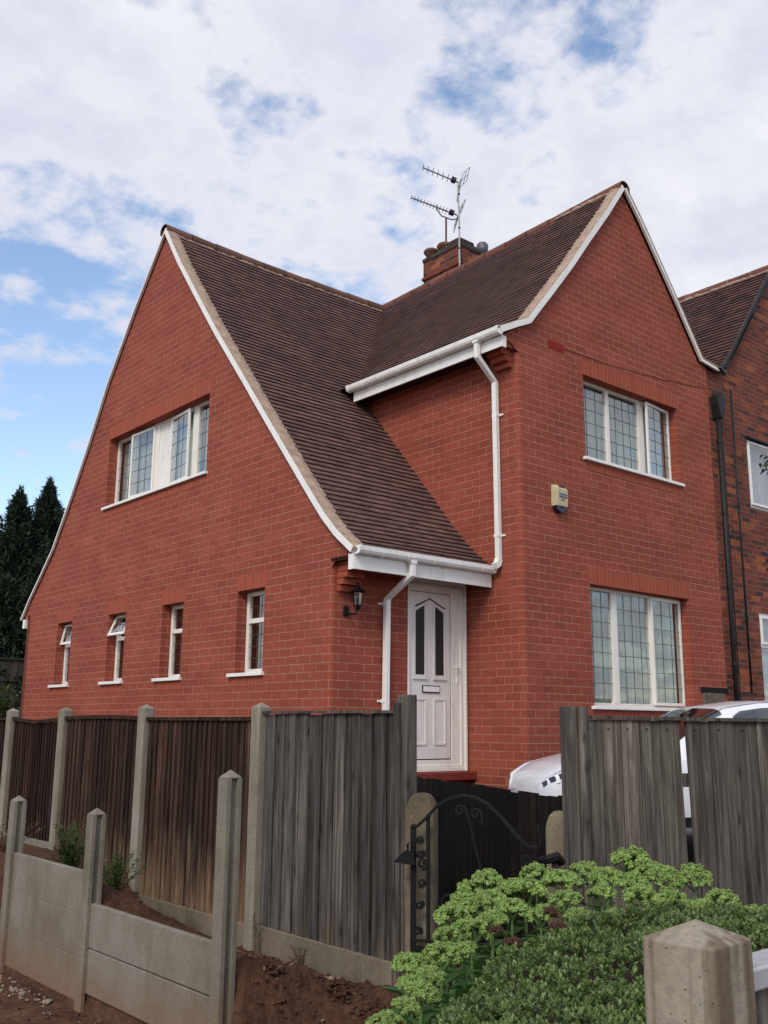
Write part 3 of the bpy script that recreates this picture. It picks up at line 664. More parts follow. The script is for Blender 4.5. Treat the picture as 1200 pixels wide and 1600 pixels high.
for z in (.80, 1.93): m = MB(); m.box(.685, .865, -.018, -.004, z, z+.02); m.box(.735, .815, -.085, -.005, z-.01, z+.03); m.build('pipe_clip', M_white, dp1, local=True)
dp2 = downpipe(house, [(w-.38, -.60, 5.34), (w-.38, -.60, 5.14), (w-.06, -.60, 4.87), (w-.045, -.60, 2.52)], 'white square downpipe on the side of the front wing', (0, 1, 0))
MB().box(w-.425, w-.335, -.645, -.555, 5.32, 5.37).build('outlet', M_white, dp2, local=True, bevel=.004)
for z in (4.42, 2.85): m = MB(); m.box(w-.018, w-.004, -.69, -.51, z, z+.02); m.box(w-.085, w-.005, -.64, -.56, z-.01, z+.03); m.build('pipe_clip', M_white, dp2, local=True)
MB().strip([(w-.045, -.60, 2.56), (w-.07, -.60, 2.50), (w-.12, -.60, 2.47)], .075, .075, (0, 1, 0)).build('shoe', M_white, dp2, local=True)
# rear gutter end seen past the gable
MB().box(-.04, .06, 9.1, 9.2, 2.22, 2.38).build('rear_fascia', M_white, house)

# --- windows
A = dict(loc=(0, 0, 0), rot=R(-90))
window(house, -6.115, -2.925, 3.99, 5.15, [dict(x=(-6.07, -5.50), nx=3, nz=5), dict(mull=(-5.50, -5.45)), dict(x=(-5.47, -4.77), t='case', hinge='R', ang=R(4), nx=3, nz=5), dict(mull=(-4.79, -4.66)),
    dict(x=(-4.66, -4.22), t='panel'), dict(mull=(-4.24, -4.18)), dict(x=(-4.24, -3.60), t='case', hinge='L', ang=R(5), nx=3, nz=5), dict(mull=(-3.62, -3.46)), dict(x=(-3.46, -2.97), nx=3, nz=5)], blind=M_blind, label='wide four light window high in the side gable', **A)
def slim(a, b, hop, label):
    t = [dict(tran=(a+.045, b-.045, 1.80, 1.86)), dict(x=(a+.045, b-.045), z=(1.21, 1.80), nx=2, nz=4)]
    t.append(dict(x=(a+.02, b-.02), z=(1.83, 2.185), t='hopper', ang=hop, nx=2, nz=2) if hop else dict(x=(a+.045, b-.045), z=(1.86, 2.165), nx=2, nz=2))
    wn = window(house, a, b, 1.165, 2.205, t, blind=M_curt, curtain_y=.16, label=label, sill=.12, bx=.055, **A)
slim(-7.68, -7.10, R(12), 'slim window nearest the back of the house, top vent ajar'); slim(-5.72, -5.13, R(24), 'slim window with its top vent tilted open')
slim(-3.98, -3.372, 0, 'slim closed window, third from the back'); slim(-1.985, -1.357, 0, 'slim closed window nearest the front corner')
B_ = dict(loc=(0, -d, 0), rot=0)
window(house, 3.52, 5.75, 4.065, 5.235, [dict(x=(3.565, 4.21), nx=3, nz=6), dict(mull=(4.20, 4.275)), dict(x=(4.275, 4.96), nx=4, nz=6), dict(mull=(4.96, 5.10)), dict(x=(5.06, 5.72), z=(4.09, 5.21), t='case', hinge='R', ang=R(5), nx=3, nz=6)], blind=M_blind, label='upper three light leaded window of the front gable', **B_)
window(house, 3.505, 5.772, .80, 2.357, [dict(x=(3.55, 4.15), z=(.90, 2.30), nx=3, nz=7), dict(mull=(4.14, 4.26)), dict(x=(4.26, 5.00), nx=4, nz=7), dict(mull=(5.0, 5.08)), dict(x=(5.02, 5.75), z=(.83, 2.33), t='case', hinge='R', ang=0, nx=3, nz=7)], blind=M_blindg, label='lower three light leaded window of the front gable', **B_)
# red air brick, sagging cable and meter box on the front wall
MB().box(2.81, 3.12, -d-.006, -d+.02, 5.435, 5.545).build('air_brick', M_redb, house)
c = MB(); c.tube([(3.12+t*3.55, -d-.006, 5.49-.055*math.sin(math.pi*t)+.50*t*t*.0+.50*t*.55+random.uniform(-.006, .006)) for t in [i/24 for i in range(25)]], .003, 5); c.build('cable', M_brownplain, house)
mbx = MB(); mbx.box(6.0, 6.55, -d-.03, -d+.02, .45, 1.03); mbx.build('meter_box', M_rub, house, bevel=.01)
MB().box(5.96, 6.68, -d-.012, -d+.01, 1.03, 1.11).build('meter_recess', M_dark, house)
# --- front door
fr = MB(); Y0 = .012
fr.box(1.165, 1.195, Y0-.02, .08, 0, 2.37); fr.box(1.905, 2.150, Y0, .08, 0, 2.37); fr.box(1.195, 1.905, Y0, .08, 2.155, 2.37); fr.box(1.195, 1.905, Y0, .08, 0, .135)
fr.box(2.055, 2.083, Y0-.018, Y0, .05, 2.25); fr.box(2.120, 2.150, Y0-.035, Y0, 0, 2.37); fr.box(1.195, 2.083, Y0-.018, Y0, 2.225, 2.25); fr.box(1.195, 2.12, Y0-.02, Y0, 0, .045); fr.box(1.195, 2.055, Y0-.012, Y0, .045, .075)
door = fr.build('front_door', M_cream, house, bevel=.004); door['label'] = 'white plastic panelled front door'
lf = MB(); lf.box(1.203, 1.892, Y0+.006, .06, .15, 2.145)
leafo = lf.build('door_leaf', M_door, door, local=True)
MB().box(1.195, 1.905, Y0+.012, .07, .136, 2.154).build('gasket', M_gasket, door, local=True)
def mould(pts, wd=.028, th=.014):
    m = MB(); P = [Vector((x, Y0+.002, z)) for x, z in pts]; P.append(P[0]); 
    for a, b in zip(P, P[1:]): m.strip([a, b], th*.8, wd, (0, 1, 0))
    return m
gl_l = [(1.285, 1.12), (1.475, 1.12), (1.475, 2.005), (1.285, 1.93)]; gl_r = [(1.615, 1.12), (1.80, 1.12), (1.80, 1.93), (1.615, 2.005)]
for q in (gl_l, gl_r):
    cx_ = sum(p[0] for p in q)/4; cz_ = sum(p[1] for p in q)/4
    gp = MB(); gp.prism([(cx_+(x-cx_)*.72, cz_+(z-cz_)*.945) for x, z in q], Y0-.001, Y0+.004, lambda u, v, s: Vector((u, s, v))); gp.build('door_pane', M_gasket, door, local=True)
    mould(q).build('moulding', M_door, door, local=True, bevel=.003)
mould([(1.30, 1.965), (1.545, 2.075), (1.80, 1.965), (1.545, 2.071)], .018, .008).build('moulding', M_door, door, local=True)
for a, b in ((1.285, 1.475), (1.615, 1.80)): mould([(a, .32), (b, .32), (b, .85), (a, .85)]).build('moulding', M_door, door, local=True, bevel=.003); MB().box(a-.02, b+.02, Y0-.014, Y0+.003, 1.085, 1.105).build('drip_ledge', M_door, door, local=True)
MB().box(1.415, 1.705, Y0-.006, Y0+.004, .925, 1.015).build('letter_plate', M_gasket, door, local=True); MB().box(1.428, 1.695, Y0-.012, Y0-.001, .938, 1.003).build('letter_flap', M_white, door, local=True, bevel=.003)
hd = MB(); hd.box(1.99, 2.022, Y0-.012, Y0, 1.06, 1.28); hd.tube([(2.006, Y0-.01, 1.24), (2.006, Y0-.05, 1.24), (1.90, Y0-.055, 1.243)], .011, 8); hd.tube([(2.006, Y0-.013, 1.11), (2.006, Y0-.02, 1.11)], .014, 10); hd.build('door_handle', M_white, door, local=True)
MB().box(1.15, w+.02, -.14, .01, -.105, -.006).build('door_step', M_redp, house, bevel=.01)

# --- chimney on the party wall
ch = MB(); X0, X1, Ya, Yb, Z1 = 6.2, 7.28, 4.06, 5.12, 10.08
def bwall(m, x0, x1, y0, y1, z0, z1):
    for (a, b, L_) in (((x0, y0), (x1, y0), x1-x0), ((x1, y0), (x1, y1), y1-y0), ((x1, y1), (x0, y1), x1-x0), ((x0, y1), (x0, y0), y1-y0)):
        m.poly([(a[0], a[1], z0), (b[0], b[1], z0), (b[0], b[1], z1), (a[0], a[1], z1)], [(0, z0), (L_, z0), (L_, z1), (0, z1)])
    m.poly([(x0, y0, z1), (x1, y0, z1), (x1, y1, z1), (x0, y1, z1)], [(0, 0)]*4); m.poly([(x0, y0, z0), (x0, y1, z0), (x1, y1, z0), (x1, y0, z0)], [(0, 0)]*4)
bwall(ch, X0, X1, Ya, Yb, 7.9, 9.62); bwall(ch, X0-.03, X1+.03, Ya-.03, Yb+.03, 9.60, 9.66); bwall(ch, X0-.002, X1+.002, Ya-.002, Yb+.002, 9.67, 10.0)
chim = ch.build('chimney', M_old, house)
MB().box(X0-.02, X1+.02, Ya-.02, Yb+.02, 10.003, 10.088).build('sooty_top_course', M_soot, chim, local=True, bevel=.012)
fl = MB(); k = fl.pts([(X0, Ya, 10.09), (X1, Ya, 10.09), (X1, Yb, 10.09), (X0, Yb, 10.09), (X0+.16, Ya+.18, 10.25), (X1-.16, Ya+.18, 10.27), (X1-.16, Yb-.18, 10.13), (X0+.16, Yb-.18, 10.12)])
for f_ in ((0, 1, 5, 4), (1, 2, 6, 5), (2, 3, 7, 6), (3, 0, 4, 7), (4, 5, 6, 7)): fl.face([k+i for i in f_])
fl.build('flaunching', M_soot, chim, local=True)
def pot(x, y, s=1, mat=M_pot, nm='chimney_pot'):
    m = MB(); m.lathe([(.115*s, 0), (.118*s, .10*s), (.16*s, .13*s), (.175*s, .17*s), (.15*s, .21*s), (.10*s, .235*s), (.02, .245*s)], (x, y, 10.10), 18); return m.build(nm, mat, chim, local=True, smooth=True)
pot(6.33, 5.02, .95); pot(6.38, 4.66, 1.0)
m = MB(); m.box(X0+.05, X0+.5, Ya+.05, Ya+.4, 10.09, 10.25); m.build('broken_pot_base', M_soot, chim, local=True, bevel=.04)
m = MB(); m.lathe([(.10, 0), (.12, .12), (.125, .22), (.09, .27)], (7.06, 4.24, 10.14), 14); m.build('chimney_cowl', M_alu, chim, local=True, smooth=True)
m = MB(); m.box(X0-.05, X0+.33, Ya-.03, Ya-.002, 9.30, 9.62); m.box(X0+.08, X0+.2, Ya-.10, Ya-.01, 9.50, 9.62); m.build('lashing_bracket', M_blackp, chim, local=True)
# lead flashing at the foot
MB().box(X0-.06, X1+.05, Ya-.06, Yb+.06, 8.15, 8.30).build('flashing', M_lead, chim, local=True)

# --- television aerials lashed to the stack
def yagi(root, o, dirv, L_, n, el, mat, reflector):
    dirv = Vector(dirv).normalized(); side = dirv.cross(Vector((0, 0, 1))).normalized(); up = side.cross(dirv).normalized(); o = Vector(o)
    b = MB(); b.strip([o, o+dirv*L_], .022, .022, (0, 0, 1)); b.build('boom', mat, root)
    e = MB()
    for i in range(n):
        p = o+dirv*(L_*(1-.97*i/n)); q = el*(.8+.2*i/n)
        e.tube([p-side*q+up*.0, p+side*q], .007, 5)
    e.build('director_elements', mat, root)
    r_ = MB()
    for sx, tilt in reflector:
        for k in range(3):
            pz = .06+.10*k; back = -.03-.10*k*.35
            c = o+up*pz*sx+dirv*back*tilt
            r_.tube([c-side*.26, c+side*.26], .006, 5)
        for q in (-.26, .0, .26): r_.tube([o+up*.06*sx+dirv*-.03*tilt+side*q, o+up*.26*sx+dirv*-.10*tilt+side*q], .006, 5)
    r_.build('reflector', mat, root)
    d_ = MB(); d_.box(-.05, .05, -.05, .05, -.03, .05, lambda p: o+dirv*(.12+p.x)+side*p.y+up*p.z); d_.build('dipole_box', M_blackp, root)
mx_ = Vector((6.17, 4.03, 0))
top1 = unp(715, 288, 0, 6.17)
tv1 = thing('tv_aerial', (mx_.x, mx_.y, 9.3), 'tall pale mast with the higher television aerial lashed to the chimney', 'tv aerial', 'television aerials on the chimney')
m = MB(); m.tube([(mx_.x, mx_.y, 9.25), (mx_.x, mx_.y, 10.5), (mx_.x-.01, mx_.y+.02, top1.z)], .018, 8); m.build('mast', M_mast, tv1)
m = MB()
for z in (9.9, 10.35, 11.1): m.tube([(mx_.x, mx_.y, z), (mx_.x, mx_.y, z+.03)], .023, 8)
m.build('cable_ties', M_blackp, tv1)
adir = Vector((-.92, .38, 0)) 
E1 = unp(661, 262, 1, mx_.y+.45); yagi(tv1, (mx_.x, mx_.y, top1.z+.02), E1-Vector((mx_.x, mx_.y, top1.z+.02)), (E1-Vector((mx_.x, mx_.y, top1.z+.02))).length, 7, .15, M_alu, ((1, 1), (-1, 1)))
b0 = unp(697, 372, 1, 4.55); b1 = unp(697, 340, 1, 4.55)
tv2 = thing('tv_aerial', tuple(b0), 'lower television aerial with many short elements on a cranked brown arm', 'tv aerial', 'television aerials on the chimney')
m = MB(); m.tube([b0-Vector((0, 0, .45)), b0, b1], .02, 8); a_ = Vector((-.9, .43, 0)).normalized()
E2 = unp(643, 309, 1, 5.0); s2 = unp(714, 336, 1, 4.45); dr2 = (E2-s2).normalized()
cr_a = b1-dr2*.16; cr_b = b1+dr2*.14
m.tube([b1-dr2*.30+Vector((0, 0, .26)), b1-dr2*.28+Vector((0, 0, .08)), b1-dr2*.12, b1, b1+dr2*.10, b1+dr2*.2+Vector((0, 0, .10)), b1+dr2*.2+Vector((0, 0, .22))], .013, 7); m.build('cranked_arm', M_rust, tv2)
yagi(tv2, s2, E2-s2, (E2-s2).length, 14, .12, M_alu, ((1, .6), (-1, .6)))

# --- lantern by the door
lt = thing('wall_lantern', (.25, 0, 1.9), 'small black coach lantern on the brick beside the front door', 'lantern')
m = MB(); m.box(.165, .235, -.03, -.004, 1.75, 1.87); m.build('backplate', M_iron, lt, bevel=.012)
m = MB(); m.tube([(.2, -.03, 1.80), (.22, -.10, 1.77), (.26, -.13, 1.78), (.275, -.135, 1.84)], .014, 8); m.lathe([(.02, 0), (.03, .02), (.016, .04)], (.275, -.135, 1.82), 10); m.build('arm', M_iron, lt)
m = MB(); m.lathe([(.034, .0), (.046, .02), (.058, .15), (.05, .155)], (.275, -.135, 1.86), 6); cage = m.build('glass_body', M_glass, lt)
m = MB()
for i in range(6):
    a = i*math.pi/3; m.tube([(.275+.048*math.cos(a), -.135+.048*math.sin(a), 1.87), (.275+.062*math.cos(a), -.135+.062*math.sin(a), 2.02)], .005, 5)
m.tube([(.275, -.135, 1.87), (.275, -.135, 1.96)], .014, 8); m.lathe([(.05, 0), (.05, .012)], (.275, -.135, 1.86), 6); m.build('cage', M_iron, lt)
m = MB(); m.lathe([(.092, 0), (.095, .008), (.06, .03), (.03, .05), (.025, .075), (.012, .08), (.014, .10), (.002, .125)], (.275, -.135, 2.02), 12); m.build('cap', M_iron, lt)
# --- alarm box
al = thing('alarm_box', (2.91, -d, 3.35), 'cream burglar alarm box with dark blue base on the front gable wall', 'alarm box')
def slab(poly, y0, y1): return MB().prism(poly, y0, y1, lambda u, v, s: Vector((u, s, v)))
ax0 = 2.77
b = MB()
for (z0, z1, y0, y1, xa, xb) in ((3.30, 3.56, -.085, -.10, .0, .24),):
    k = b.pts([(ax0, -d, 3.28), (ax0+.25, -d, 3.28), (ax0+.245, -d, 3.56), (ax0+.005, -d, 3.56), (ax0+.02, -d-.085, 3.28), (ax0+.23, -d-.085, 3.28), (ax0+.225, -d-.10, 3.50), (ax0+.03, -d-.10, 3.50), (ax0+.06, -d-.05, 3.56), (ax0+.2, -d-.05, 3.56)])
    for f_ in ((4, 5, 6, 7), (0, 4, 7, 3), (1, 2, 6, 5), (0, 1, 5, 4), (3, 7, 8), (2, 9, 6), (7, 6, 9, 8), (3, 8, 9, 2), (0, 3, 2, 1)): b.face([k+i for i in f_])
b.build('cover', M_alarm, al, bevel=.006)
slab([(ax0+.012, 3.285), (ax0+.03, 3.235), (ax0+.10, 3.20), (ax0+.17, 3.205), (ax0+.235, 3.245), (ax0+.24, 3.285), (ax0+.17, 3.283), (ax0+.135, 3.262), (ax0+.10, 3.283)], -d-.075, -d-.004).build('strobe_lens', M_navy, al, bevel=.006)
MB().box(ax0+.075, ax0+.185, -.004, .004, -.018, .018, lambda p: Vector((p.x, -d-.078+p.y, 3.532+p.z*.9))).build('solar_strip', M_gasket, al)
for z, xa, xb in ((3.435, .055, .215), (3.402, .055, .218), (3.365, .09, .15)):
    m = MB(); x = ax0+xa
    while x < ax0+xb-.012:
        l_ = random.choice((.010, .013, .016)); h_ = .011 if z > 3.38 else .005
        m.box(x, x+l_, -d-.0975, -d-.092, z-h_, z+h_*random.choice((.6, 1))); x += l_+.004
    m.build('lettering', M_ink if z > 3.38 else M_rub, al)

# ================================================================ the neighbouring house
nb = thing('brick_house', (9, -.9, 0), 'darker weathered brick house on the right with black pipes beside its edge', 'house')
NY = -d+.032
nl = [(XE-.02, -1.3), (13.4, -1.3), (13.4, 3.2), (11.6, 6.1), (XR2, 8.66), (7.16, 6.16), (6.98, 6.12), (XE-.02, 6.12)]
wall(nb, [(a, z) for a, z in nl], [(7.80, 10.0, 4.03, 5.19), (7.80, 10.0, .80, 2.33)], (0, NY, 0), 0, M_old, depth=.1)
NB = dict(loc=(0, NY, 0), rot=0)
def nwin(z0, z1, lab, tr=None):
    L_ = [dict(mull=(8.62, 8.70)), dict(mull=(9.3, 9.36)), dict(x=(8.70, 9.3), nx=1, nz=1), dict(x=(9.36, 9.95), nx=1, nz=1)]
    if tr: L_ += [dict(tran=(7.85, 8.62, tr, tr+.07)), dict(x=(7.86, 8.60), z=(tr+.05, z1-.05), t='case', ang=0), dict(x=(7.86, 8.60), z=(z0+.05, tr), t='fixed')]
    else: L_ += [dict(x=(7.86, 8.60), z=(z0+.05, z1-.03), t='case', hinge='L', ang=R(2))]
    return window(nb, 7.80, 10.0, z0, z1, L_, blind=M_net, lattice=False, rec=.03, bx=.06, sillm=M_cream, sill=0, wmat=M_white, label=lab, **NB)
nwin(4.03, 5.19, 'upper white window with net curtain'); nwin(.80, 2.33, 'lower white window with top light', 1.78)
MB().box(7.77, 10.03, -d-.03, -d+.06, 5.19, 5.215).build('drip_strip', M_blackp, nb)
ab = MB(); ab.box(7.30, 7.50, -d+.022, -d+.04, 2.17, 2.32); ab.build('air_brick', M_rub, nb)
ab = MB()
for i in range(5):
    for j in range(6): ab.box(7.315+j*.03, 7.335+j*.03, -d+.018, -d+.024, 2.185+i*.026, 2.20+i*.026)
ab.build('air_brick_holes', M_gasket, nb)
NL = [(XR2, 8.60), (8.2, 7.42), (7.45, 6.48), (7.20, 6.20), (7.02, 6.12)]
_, P4, g4 = slope(nb, NL, NY-.05, 3.0, 'Y', M_tile2, lambda s: 0)
_, P5, g5 = slope(nb, [(XR2, 8.60), (11.6, 6.05)], NY-.05, 1.0, 'Y', M_tile2, base=True)
ridge(nb, (XR2, NY-.08, 8.64), (XR2, 3.0, 8.64), .13, M_ridge, 9, lambda t: 0)
bead(nb, lambda t: P4(NY-.06+t*3.9, .13, .015), 60, .03); 
def joint(i): 
    y = NY-.08+(3.0-NY+.08)*i/9
    m = MB(); m.tube([(XR2-.13, y, 8.60), (XR2-.092, y, 8.678), (XR2, y, 8.714), (XR2+.09, y, 8.678)], .008, 6); return m.build('mortar_joint', M_cement, nb)
for i in range(1, 8): joint(i)
verge(nb, NL, P4, g4, 'Y', NY-.047, 0, mat=M_blackp, cw=.02, mort=M_soot)
vg = MB()
for (p, q) in zip(NL, NL[1:]): vg.strip([(p[0], NY-.05, p[1]+.03), (q[0], NY-.05, q[1]+.03)], .05, .05, (0, 1, 0))
vg.build('verge_undercloak', M_old, nb)
# valley lining and hopper
va = MB(); va.strip([(6.98, NY-.10, 6.13), (6.98, 3.0, 6.13)], .16, .02, (1, 0, 0)); va.build('valley_lining', M_lead, nb)
va = MB(); va.strip([(6.90, -d-.10, 6.16), (7.06, -d-.10, 6.075)], .06, .035, (0, 1, 0)); va.build('lead_spout', M_lead, nb)
hp = MB(); k0 = [(.05, -.12), (.055, -.10), (.11, 0), (.115, .06), (.10, .06)]
hp.prism([(6.77, 5.52), (6.82, 5.30), (6.90, 5.30), (6.97, 5.52), (6.985, 5.66), (6.765, 5.66)], NY-.15, NY-.005, lambda u, v, s: Vector((u, s, v)))
hop = hp.build('rainwater_hopper', M_blackp, nb, bevel=.008)
MB().box(6.79, 6.96, NY-.13, NY-.02, 5.655, 5.78).build('mortar_fillet', M_soot, hop, local=True, bevel=.04)
def bpipe(x0, x1, z0, z1, r, lab):
    m = MB(); m.tube([(x0, NY-.07, z1), ((x0+x1)/2, NY-.07, (z0+z1)/2), (x1, NY-.07, z0)], r, 10); o = m.build('black_pipe', M_blackp, nb, smooth=True); o['label'] = lab
    z = z0+.6
    while z < z1: 
        q = x0+(x1-x0)*(z1-z)/(z1-z0); MB().tube([(q, NY-.07, z), (q, NY-.07, z+.05)], r*1.22, 10).build('pipe_collar', M_blackp, o, local=True); z += 1.15
    return o
bpipe(6.86, 6.86, -.3, 5.35, .036, 'thick black rainwater pipe under the hopper'); bpipe(7.30, 7.30, 1.06, 5.90, .017, 'thin black pipe on the neighbouring wall')
m = MB(); m.tube([(7.05, NY-.012, 5.3), (7.06, NY-.012, 3.0), (7.08, NY-.012, .5)], .007, 5); m.build('cable', M_blackp, nb)

# ================================================================ ground
def ss(a, b, x):
    t = np.clip((x-a)/(b-a), 0, 1); return t*t*(3-2*t)
xs = np.unique(np.concatenate([np.linspace(-200, -9, 20), np.arange(-9, -6, .25), np.arange(-6, -2.9, .03), np.arange(-2.9, 3, .25), np.linspace(3, 16, 20), np.linspace(20, 200, 16)]))
ys = np.unique(np.concatenate([np.linspace(-200, -10, 20), np.arange(-10, -6, .25), np.arange(-6.2, -1.2, .03), np.arange(-1.2, 3, .1), np.linspace(3, 16, 20), np.linspace(20, 220, 16)]))
def hground(x, y):
    base = -1.13+0*x
    # garden and drive behind the fences rise towards the house
    inside = ss(-3.06, -2.9, x)*ss(-6.0, -5.4, y-(-.5*(x+3)))
    gz = -1.0+.80*ss(-5.0, -1.2, y)
    gz = np.where(y > -1.2, -.2, gz)
    h = base*(1-inside)+gz*inside
    # earth held back by the concrete boards, on the street side of the fence
    strip = ss(-4.02, -3.93, x)*(1-ss(-3.06, -2.9, x))
    t = np.clip((x+3.95)/.85, 0, 1)
    fa = -.41-(.45-.30*ss(-2.0, -1.3, y))*t; fb = -.60-.27*t; fc = -1.09+.23*ss(.35, 1, t)-.16*(1-ss(-5.0, -4.68, y))
    fill = fa+(fb-fa)*(1-ss(-2.95, -2.80, y)); fill = fill+(fc-fill)*(1-ss(-4.60, -4.33, y))
    h = np.where((x > -4.02) & (y > -5.4), h*(1-strip)+fill*strip, h)
    bank = (1-ss(-4.9, -4.0, x))*ss(-1.75, -1.3, y); h = h+bank*.6*(x > -7)
    return h
GX, GY = np.meshgrid(xs, ys, indexing='xy'); GZ = hground(GX, GY)
near = (GX > -6) & (GX < -2.95) & (GY > -6.3) & (GY < 3)
nzv = np.zeros_like(GZ)
for idx in zip(*np.nonzero(near)):
    p = Vector((GX[idx], GY[idx], 0)); nzv[idx] = mnoise.fractal(p*5, 1.0, 2.1, 5)*.035+mnoise.fractal(p*17, .8, 2.1, 4)*.018
lumpy = .35+1.1*((GX > -3.98) & (GY > -5.5) & (GY < -4.3))+1.0*((GX > -3.95) & (GY > -4.5) & (GY < -2.9))*.3
GZ = GZ+nzv*lumpy
me = bpy.data.meshes.new('ground'); ny, nx = GX.shape
V = np.stack([GX, GY, GZ], -1).reshape(-1, 3); me.vertices.add(len(V)); me.vertices.foreach_set('co', V.ravel())
ii = np.arange(ny*nx).reshape(ny, nx); Fq = np.stack([ii[:-1, :-1], ii[:-1, 1:], ii[1:, 1:], ii[1:, :-1]], -1).reshape(-1, 4)
me.loops.add(Fq.size); me.loops.foreach_set('vertex_index', Fq.ravel()); me.polygons.add(len(Fq)); me.polygons.foreach_set('loop_start', np.arange(len(Fq))*4); me.polygons.foreach_set('loop_total', np.full(len(Fq), 4)); me.polygons.foreach_set('use_smooth', np.ones(len(Fq), bool)); me.update(); me.materials.append(M_soil)
tag(link('ground', me), kind='structure')
def gz(x, y): return float(hground(np.array(x*1.0), np.array(y*1.0)))
dv = MB(); dv.poly([(-1.0, -5.6, -.98), (12, -9, -.98), (12, -1.0, -.18), (-1.0, -1.0, -.18)]); tag(dv.build('driveway', M_asph), kind='structure')

# ================================================================ fences
def post4(mb, x, y, z0, z1, a=.055, tip=.035, T=None, rot=0, cham=.012):
    """concrete post with chamfered edges and a low pyramid top"""
    c, s_ = math.cos(rot), math.sin(rot)
    ring = [(a-cham, -a), (a, -a+cham), (a, a-cham), (a-cham, a), (-a+cham, a), (-a, a-cham), (-a, -a+cham), (-a+cham, -a)]
    def pp(u, v, z): return (x+u*c-v*s_, y+u*s_+v*c, z)
    k = mb.pts([pp(u, v, z0) for u, v in ring]+[pp(u, v, z1-tip) for u, v in ring]+[pp(0, 0, z1)])
    for j in range(8): q = (j+1) % 8; mb.face((k+j, k+q, k+8+q, k+8+j)); mb.face((k+8+j, k+8+q, k+16))
    mb.face([k+j for j in range(8)][::-1]); return mb
FX = -3.05
def boards_Y(y0, y1, z0, z1, x, wmin, wmax, t=.014, lap=.012, step=.008, topvar=.006, botvar=0, sagtop=0):
    """vertical boards along Y, facing -X, each lapping over the next"""
    m = MB(); y = y1
    while y > y0+.01:
        wd_ = random.uniform(wmin, wmax); a = max(y-wd_, y0); tz = z1+random.uniform(-topvar, topvar)-sagtop*4*(y-y0)*(y1-y)/(y1-y0)**2; bz = z0-random.uniform(0, botvar)
        o1, o2 = random.uniform(-.002, .002), random.uniform(-.002, .002)
        k = m.pts([(x+.002+o1, y, bz), (x-step+o2, a-lap, bz), (x-step+o2, a-lap, tz), (x+.002+o1, y, tz), (x+.002+o1+.006, y, bz), (x+.005, a-lap, bz), (x+.005, a-lap, tz), (x+.002+o1+.006, y, tz)])
        for f_ in ((0, 1, 2, 3), (4, 7, 6, 5), (0, 4, 5, 1), (3, 2, 6, 7), (0, 3, 7, 4), (1, 5, 6, 2)): m.face([k+i for i in f_])
        y = a
    return m
PY = [3.10, 1.25, -.06, -1.60, -3.22, -4.66]   # posts from the far end towards the street corner
PY[1] = 1.22
bf = thing('panel_fence', (FX, -1, -1), 'dark brown feather edge fence between pale concrete posts along the side of the house', 'fence')
for i in range(0, 5):
    m = MB(); post4(m, FX, PY[i], -1.5, .675+random.uniform(-.008, .008), .051, .03, rot=random.uniform(-.03, .03)); m.build('post', M_post, bf, bevel=.003)
for i in range(4):
    a, b = PY[i+1]+.055, PY[i]-.055; base = -.72 if i > 1 else -.50
    m = boards_Y(a, b, base, .562, FX, .055 if i < 2 else .062, .075 if i < 2 else .085, step=.015, sagtop=.03 if i == 1 else (.0 if i != 2 else -.012), botvar=.01)
    pn = m.build('panel', M_brown if i >= 2 else M_brownplain, bf)
    if i == 3: pn['label'] = 'panel with paler bare boards near its foot'
    c = MB(); n = 8
    if i == 1: c.strip([(FX-.002, a+(b-a)*k/n, .575-.03*4*(k/n)*(1-k/n)) for k in range(n+1)], .05, .03, (1, 0, 0))
    elif i == 2: c.strip([(FX-.002, a+(b-a)*k/n, .575+.012*4*(k/n)*(1-k/n)) for k in range(n+1)], .05, .03, (1, 0, 0))
    else: c.strip([(FX-.002, a, .570), (FX-.002, b, .570)], .05, .026, (1, 0, 0))
    c.build('capping', M_brownplain, pn, local=True, loc=(0, 0, 0))
    m = MB(); m.box(FX-.022, FX+.022, a, b, base-.27, base-.004); m.build('gravel_board', M_dirtyc if i > 2 else M_conc, bf, bevel=.004)
gf = thing('panel_fence', (FX, -3.9, -1), 'weathered grey timber fence panel standing between a concrete post and a wooden corner post', 'fence')
a, b = PY[5]+.035, PY[4]-.055
m = boards_Y(a, b, -.700, .598, FX, .10, .15, t=.016, step=.013, botvar=.018); pn = m.build('panel', M_grey, gf)
MB().strip([(FX-.002, a, .607), (FX-.002, b, .612)], .05, .016, (1, 0, 0)).build('capping', M_grey, pn, local=True)
m = MB(); m.box(FX-.024, FX+.024, a, b, -.99, -.708); m.box(FX-.045, FX+.03, a, b, -1.3, -.97); m.build('gravel_board', M_dirtyc, gf, bevel=.006)
m = MB(); m.box(FX-.035, FX+.045, PY[5]-.05, PY[5]+.033, -1.3, .70); m.build('corner_post', M_grey2, gf, bevel=.006)
m = MB(); m.box(FX-.052, FX-.036, PY[5]-.01, PY[5]+.045, -.98, .655); m.build('edge_batten', M_grey, gf, bevel=.002)
